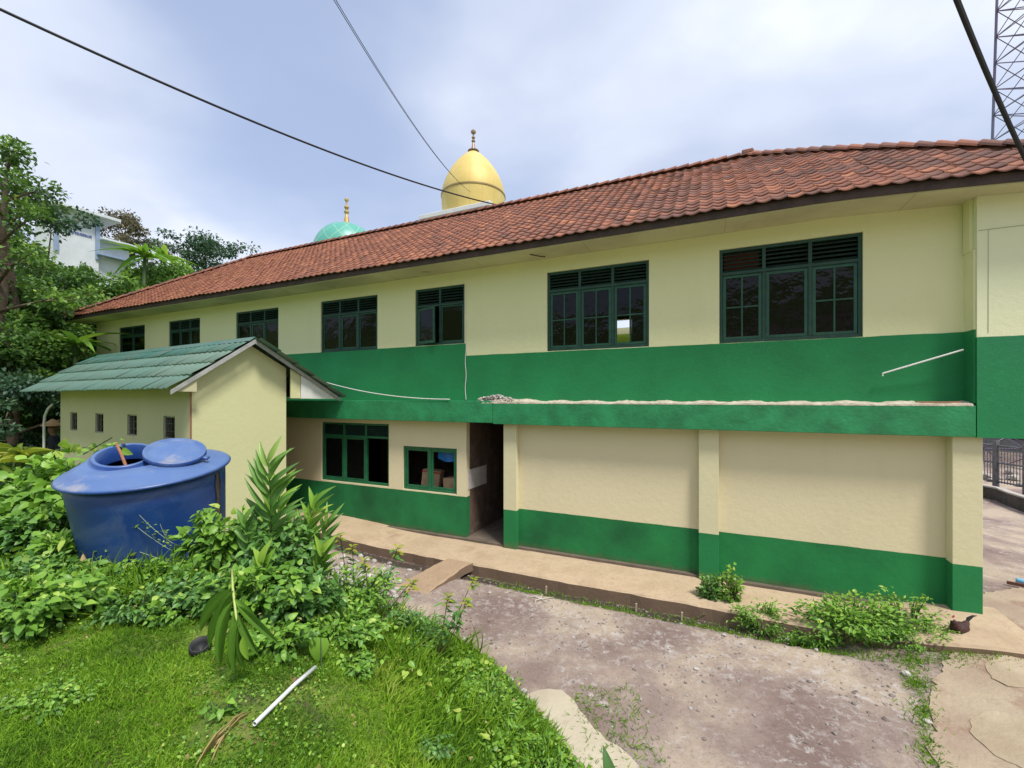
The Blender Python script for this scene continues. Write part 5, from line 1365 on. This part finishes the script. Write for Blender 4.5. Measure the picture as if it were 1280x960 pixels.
# strap-leaved plants at the left edge
def strap_plant(label, x, y, Y, n, ln, wd, seed, m=G_LIME, h=.3):
    rg = np.random.default_rng(seed); c = np.array(P3(x, y, Y)); g = hz(c[0], c[1]); root = empty('strap_leaf_plant', (c[0], c[1], g)); tag(root, label, 'plant')
    top = c[2]-g; b = MB(); P_ = []; D_ = []
    for s in range(5):
        a = rg.uniform(0, 6.28); e = np.array([.25*math.cos(a), .25*math.sin(a), top*rg.uniform(.75, 1)])
        b.tube([(0, 0, -.05), tuple(e*.5), tuple(e)], [.016, .013, .01], 6)
        for k in range(n//5):
            a = rg.uniform(0, 6.28); P_.append(e+np.array([0, 0, -.1*rg.random()])); D_.append((math.cos(a), math.sin(a), rg.uniform(.0, .9)))
    P_ = np.array(P_); D_ = np.array(D_); N = len(P_)
    V, F, r = place(T_LAN, P_, D_, np.tile([0, -.3, 1.], (N, 1)), ln*rg.uniform(.7, 1.2, N), np.full(N, wd), rg.uniform(0, .9, N)); np_obj('foliage', V, F, m, root, r); b.obj('stem', M_stem, root, fix=False)
strap_plant('plant with long yellow-green leaves at the left edge of the photo', -5, 560, 6.2, 45, .42, .06, 71)
strap_plant('second clump of long yellow-green leaves lower at the left edge', 5, 600, 6.0, 30, .32, .05, 72, G_LEAF)

# rubble heap below the crossing
rubs = [(450, 672, .09, 'round brown boulder against the path edge'), (430, 697, .07, 'pale flat stone below the round boulder'), (445, 702, .05, 'small white stone beside the pale flat stone')]
for x, y, s, lb in rubs:
    P_ = on_bank(x, y); stone(P_[0], P_[1], s*1.2, lb, tone_=.45 if s > .08 else .95, name='rubble_stone')
rng = random.Random(31); b = MB()
for k in range(420):
    x = rng.gauss(436, 30); y = rng.gauss(732, 15)
    P_ = on_bank(x, y); rock(b, (P_[0], P_[1], P_[2]+.02), rng.uniform(.02, .085), rng, .45+.55*rng.random())
tag(b.obj('rubble_heap', M_stone, fix=False), 'heap of broken white and grey rubble between the bank and the footpath', 'rubble', kind='stuff')
for k, (x, y) in enumerate([(655, 866), (566, 770), (580, 800), (612, 742), (700, 735), (1133, 845), (870, 838), (942, 770), (985, 800), (1160, 905), (640, 850), (905, 795)]):
    P_ = on_bank(x, y); stone(P_[0], P_[1], [.05, .06, .05, .04, .04, .07, .04, .05, .05, .05, .04, .045][k], 'pale loose stone lying on the brown yard', 'pale stones on the yard', .85, name='yard_stone')
P_ = on_bank(570, 832); b = MB(); b.box(-.03, .03, -.02, .02, 0, .03); tag(b.obj('brick_chip', mat('brick_red', (.5, .12, .06), (.4, .1, .05), 8, .8), loc=P_, bevel=.006), 'small orange-red brick chip at the grass edge', 'brick')
# white twigs on the yard
P_ = on_bank(676, 750); b = MB(); rg = random.Random(3)
for k in range(5):
    a = k*1.3; b.tube([(0, 0, .02), (.12*math.cos(a), .12*math.sin(a), .04), (.24*math.cos(a+.3), .24*math.sin(a+.3), .015)], [.009, .007, .003], 5)
tag(b.obj('dead_branch', mat('bleached_twig', (.62, .58, .52), (.5, .46, .4), 9, .8), loc=P_), 'bleached forked twig lying on the pale chips of the yard', 'branch')

# bottom-edge leaf
root = empty('sapling', g3(765, 990, 3.2)); tag(root, 'dark green leaf tip poking up at the bottom edge beside the concrete strip', 'plant')
o0 = np.array(root.location); A = np.array(P3(765, 1000, 2.6))-o0
b = MB(); b.tube([(0, 0, -.05), tuple(A*.5), tuple(A)], [.008, .007, .005], 6); b.obj('stem', M_stem, root, fix=False)
V, F, r = place(T_LAN, np.array([A]*4), np.array([(-.05, .1, 1.), (-.6, .1, .35), (.5, -.1, .1), (-.3, -.2, .1)]), np.array([[.2, -1, .3]]*4), np.array([.25, .17, .15, .15]), .10, np.array([.2, .3, .2, .25])); np_obj('foliage', V, F, G_DEEP, root, r)

# ------------------------------------------------------------------ trees
def tree(name, label, c, height, rx, nb, per, leaf, m, seed, group=None, rz=None, trunk=.16, base=None, tpl=T_2, flat=.65, aspect=.6, spread=.95, low=.3, limbs_show=True, cl=None):
    rg = np.random.default_rng(seed); x, y = c; g = hz(x, y) if base is None else base
    root = empty(name, (x, y, g)); tag(root, label, 'tree', group)
    b = MB(); lean = rg.normal(0, .05, 2)*height
    top = np.array([lean[0], lean[1], height*.82])
    tp = [np.array([0, 0, -.3]), top*.25+rg.normal(0, .04, 3)*height*.3, top*.5+rg.normal(0, .04, 3)*height*.3, top*.8, top]
    b.tube(tp, [trunk*1.25, trunk, trunk*.78, trunk*.4, trunk*.15], 8)
    tips = []
    for k in range(nb):
        t = low+(.98-low)*(k+.5)/nb; a = k*2.399+rg.uniform(-.4, .4)
        st_ = top*t if t < 1 else top
        prof = math.sin(math.pi*min(1, (t-low)/(1-low)*.8+.18))
        r_ = rx*prof*rg.uniform(.6, 1.1)
        e = st_+np.array([r_*math.cos(a), r_*math.sin(a), r_*rg.uniform(.1, .55)+height*.03])
        mid = (st_+e)/2+np.array([0, 0, .08*r_])
        b.tube([st_, mid, e], [trunk*.34, trunk*.2, trunk*.07], 5)
        tips.append(e)
        for q in range(2):
            e2 = e*.75+st_*.25+rg.normal(0, .28, 3)*r_; b.tube([mid, e2], [trunk*.13, trunk*.04], 4); tips.append(e2)
    tips = np.array(tips); C_ = cl or rx*.30
    P_ = []; Rn = []; D_ = []
    for e in tips:
        s = C_*rg.uniform(.55, 1.25); n = int(per*rg.uniform(.6, 1.3))
        d = norm(rg.normal(size=(n, 3))); rr_ = rg.uniform(0, 1, (n, 1))**.5
        P_.append(e+d*rr_*s*np.array([1, 1, flat])); D_.append(norm(d+rg.normal(0, .6, (n, 3))+np.array([0, 0, -.15])))
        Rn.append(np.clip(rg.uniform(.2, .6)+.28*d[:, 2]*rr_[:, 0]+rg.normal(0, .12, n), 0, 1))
    P_ = np.concatenate(P_); D_ = np.concatenate(D_); Rn = np.concatenate(Rn); N = len(P_)
    sz = leaf*rg.uniform(.6, 1.3, N)
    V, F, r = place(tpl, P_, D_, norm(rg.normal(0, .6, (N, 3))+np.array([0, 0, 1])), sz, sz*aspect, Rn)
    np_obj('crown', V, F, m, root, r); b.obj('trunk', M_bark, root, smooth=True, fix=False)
    return root
def at(px_, Y): return ((px_-640)/540*Y, Y)
def htop(px_, py_, Y): c = at(px_, Y); return (CAM_H-(py_-498)/540*Y)-hz(*c)
TR_G = 'trees massed on the hillside at the left'
def htree(px_, ptop, Y, rx, nb, per, leaf, m, seed, label, name='hillside_tree', grp=TR_G, **k):
    c = at(px_, Y); h = max(2.5, htop(px_, ptop, Y)/1.1); return tree(name, label, c, h, rx, nb, per, leaf, m, seed, grp, **k)
htree(-24, 40, 13, 2.0, 15, 85, .15, G_TREE, 81, 'tall tree at the left edge whose top sprays reach highest')
htree(-12, 310, 15.5, 2.1, 16, 200, .19, G_TREE, 82, 'mid green tree below the white house at the left edge')
htree(28, 335, 18, 2.2, 16, 200, .20, G_TREE, 83, 'bright leafy tree just below the white house')
htree(125, 362, 21, 2.3, 14, 180, .21, G_TREE, 84, 'tree between the white house and the left roof end')
htree(10, 390, 14.5, 1.6, 14, 180, .17, G_TREE, 85, 'lower tree in front at the left, above the cleared soil', low=.2)
htree(42, 400, 17.5, 1.6, 12, 170, .17, G_TREE, 86, 'small tree beside the far end of the red roof', low=.2)
htree(-60, 320, 17, 2.8, 14, 150, .2, G_TREE, 87, 'leafy tree cut by the left edge of the photo')
htree(170, 345, 26, 2.6, 13, 160, .24, G_TREE, 88, 'tree right behind the left end of the red roof')
htree(225, 320, 30, 2.8, 13, 170, .25, G_TREE, 89, 'low green tree in front of the dark feathery tree')
htree(10, 430, 12.9, 1.4, 10, 150, .14, G_DTREE, 90, 'dark understorey shrub behind the cleared soil', low=.12)
htree(60, 450, 15.5, 1.7, 11, 150, .15, G_DTREE, 91, 'shaded tree standing directly behind the bent white pole', low=.12)
htree(300, 322, 34, 2.4, 12, 160, .26, G_DTREE, 92, 'dark rounded tree just above the ridge line at its far end')
htree(62, 226, 26, 1.9, 8, 60, .24, G_DTREE, 93, 'small dark tree crown rising in front of the white house roof', low=.80, flat=.9, trunk=.07)
htree(22, 262, 22, 2.3, 14, 170, .21, G_TREE, 98, 'leafy tree screening the left wall of the white house')
htree(88, 338, 24, 2.2, 13, 170, .22, G_TREE, 99, 'tree whose top stands just under the blue lettering')
htree(62, 338, 26, 2.2, 13, 170, .22, G_TREE, 110, 'tree covering the foot of the white house wall')
htree(18, 120, 15, 1.5, 9, 70, .15, G_TREE, 100, 'airy branch tips at the left edge above the main tree mass', low=.8)
htree(100, 322, 31, 1.3, 6, 60, .24, G_TREE, 97, 'thin tree partly covering the blue lettering', low=.5)
htree(147, 232, 46, 3.4, 20, 130, .26, G_BTREE, 94, 'bare brownish tree behind the white house', name='brown_tree', grp=None)
htree(258, 276, 44, 3.6, 14, 130, .28, G_DTREE, 95, 'dark feathery-topped tree seen over the far end of the roof', name='dark_tree', grp=None, low=.62, flat=.35, cl=1.25)
htree(205, 318, 46, 2.6, 9, 130, .32, G_DTREE, 96, 'dark low tree left of the feathery-topped tree', name='dark_tree', grp=None, low=.5, flat=.5)
# palms / banana
def banana(label, px_, py_, Y, ln, n, seed, m=G_LEAF):
    rg = np.random.default_rng(seed); c = at(px_, Y); g = hz(*c); zt_ = CAM_H-(py_-498)/540*Y-g
    root = empty('banana_plant', (c[0], c[1], g)); tag(root, label, 'banana plant', 'banana plants on the hillside')
    b = MB(); b.tube([(0, 0, -.2), (0, 0, zt_*.5), (.05, 0, zt_)], [.16, .13, .08], 8); b.obj('trunk', M_stem, root, smooth=True, fix=False)
    N = n; a = np.arange(N)*2.4+rg.uniform(0, 6); el = rg.uniform(.15, 1.3, N)
    D_ = np.stack([np.cos(a), np.sin(a), el], -1); P_ = np.tile([0.05, 0, zt_], (N, 1))
    tp = leaf_tpl('strap', 10, .12, .75)
    V, F, r = place(tp, P_, D_, np.tile([0, 0, 1.], (N, 1)), ln*rg.uniform(.7, 1.1, N), np.full(N, ln*.19), rg.uniform(.45, 1, N)); np_obj('foliage', V, F, m, root, r)
banana('banana plant with bright leaves at the roof end, below the brown tree', 180, 322, 27, 1.9, 16, 101)
banana('banana plant leaning over the far eave of the red roof', 92, 432, 15.5, 1.5, 9, 102)
banana('banana plant among the trees at the left of the far eave', 70, 380, 16.5, 1.6, 9, 103)
banana('second banana plant right of the bright one, higher on the slope', 205, 325, 32, 2.2, 10, 104)
# bushes on the hill floor
hp = []
for k in range(60000):
    x = random.uniform(-40, -8.5); y = random.uniform(9, 42)
    s = (-x-11.5)*.75+(y-13.5)*.45
    if s > .6 and -60 < 640+540*x/y < 420: hp.append((x, y))
hp = np.array(hp[:22000]); N = len(hp); z = Hgt(hp[:, 0], hp[:, 1])+RNG.uniform(0, 1, N)**2*.8
tag(cloud_obj('undergrowth', [place(T_2, np.stack([hp[:, 0], hp[:, 1], z], -1), rdir(N), rdir(N, 1), RNG.uniform(.15, .35, N), RNG.uniform(.1, .22, N), np.clip(RNG.normal(.3, .2, N), 0, 1))], G_TREE), 'leafy undergrowth covering the hillside under the trees', 'undergrowth', kind='stuff')
# far wood line behind everything
for k, (px_, Y, h) in enumerate([(1190, 44, 4), (1230, 40, 4), (1270, 42, 5), (1320, 40, 5), (1380, 38, 5)]):
    c = at(px_, Y); tree('far_tree', 'tree standing far behind the railing at the right', c, h, 2.4, 9, 80, .3, G_TREE, 200+k, 'trees far behind the railing', low=.2)

# ------------------------------------------------------------------ camera, sun, sky
cam = bpy.data.cameras.new('camera'); co = bpy.data.objects.new('camera', cam); COL.objects.link(co)
co.location = (0, 0, CAM_H); co.rotation_euler = (R(90), 0, 0)
cam.sensor_width = 36; cam.lens = 540/1280*36; cam.shift_y = 18/1280; cam.clip_end = 2000; cam.clip_start = .05
scene.camera = co
SUN_AZ, SUN_EL = R(148), R(60)           # clockwise from +Y
sv = Vector((math.sin(SUN_AZ)*math.cos(SUN_EL), math.cos(SUN_AZ)*math.cos(SUN_EL), math.sin(SUN_EL)))
sl_ = bpy.data.lights.new('sun', 'SUN'); sl_.energy = 2.7; sl_.angle = R(12); sl_.color = (1, .95, .87)
so = bpy.data.objects.new('sun', sl_); COL.objects.link(so); so.rotation_euler = sv.to_track_quat('Z', 'Y').to_euler()
w = bpy.data.worlds.new('World'); scene.world = w; w.use_nodes = True
nt = w.node_tree; N = nt.nodes; L = nt.links; bg = N['Background']; bg.inputs[1].default_value = .10
sky = N.new('ShaderNodeTexSky'); sky.sky_type = 'NISHITA'; sky.sun_disc = False; sky.sun_elevation = SUN_EL; sky.sun_rotation = SUN_AZ
tc = N.new('ShaderNodeTexCoord'); sp = N.new('ShaderNodeSeparateXYZ'); L.new(tc.outputs['Generated'], sp.inputs[0])
zc = math_n(N, L, 'ADD', math_n(N, L, 'MAXIMUM', sp.outputs[2], 0.0), .22)
cb = N.new('ShaderNodeCombineXYZ'); L.new(math_n(N, L, 'DIVIDE', sp.outputs[0], zc), cb.inputs[0]); L.new(math_n(N, L, 'DIVIDE', sp.outputs[1], zc), cb.inputs[1])
mp = N.new('ShaderNodeMapping'); mp.inputs['Location'].default_value = (5.2, 1.7, 0); L.new(cb.outputs[0], mp.inputs[0])
n1 = noise(N, L, mp.outputs[0], .6, 6, .5, .2); n2 = noise(N, L, mp.outputs[0], 1.15, 6, .48, .15)
cov = ramp(N, [(.36, (0, 0, 0)), (.56, (1, 1, 1))]); cov.color_ramp.interpolation = 'EASE'; L.new(n1.outputs[0], cov.inputs[0])
br = ramp(N, [(.36, (4.2, 4.7, 5.9)), (.52, (5.3, 5.75, 6.8)), (.68, (7.0, 7.25, 7.8))]); br.color_ramp.interpolation = 'EASE'
for e in br.color_ramp.elements: e.color = tuple(c/10 for c in e.color[:3])+(1,)
L.new(n2.outputs[0], br.inputs[0])
sc = N.new('ShaderNodeVectorMath'); sc.operation = 'SCALE'; sc.inputs[3].default_value = 10; L.new(br.outputs[0], sc.inputs[0])
skb = mixc(N, L, .35, sky.outputs[0], (4.6, 5.6, 8.4))
fac = math_n(N, L, 'MULTIPLY_ADD', cov.outputs[0], .68, .27)
L.new(mixc(N, L, fac, skb, sc.outputs[0]), bg.inputs[0])
scene.view_settings.view_transform = 'Standard'; scene.view_settings.look = 'None'; scene.view_settings.gamma = 1
scene.view_settings.exposure = 0.62
scene.cycles.use_denoising = True
scene.cycles.max_bounces = 6; scene.cycles.diffuse_bounces = 3; scene.cycles.glossy_bounces = 3; scene.cycles.transparent_max_bounces = 8; scene.cycles.transmission_bounces = 3
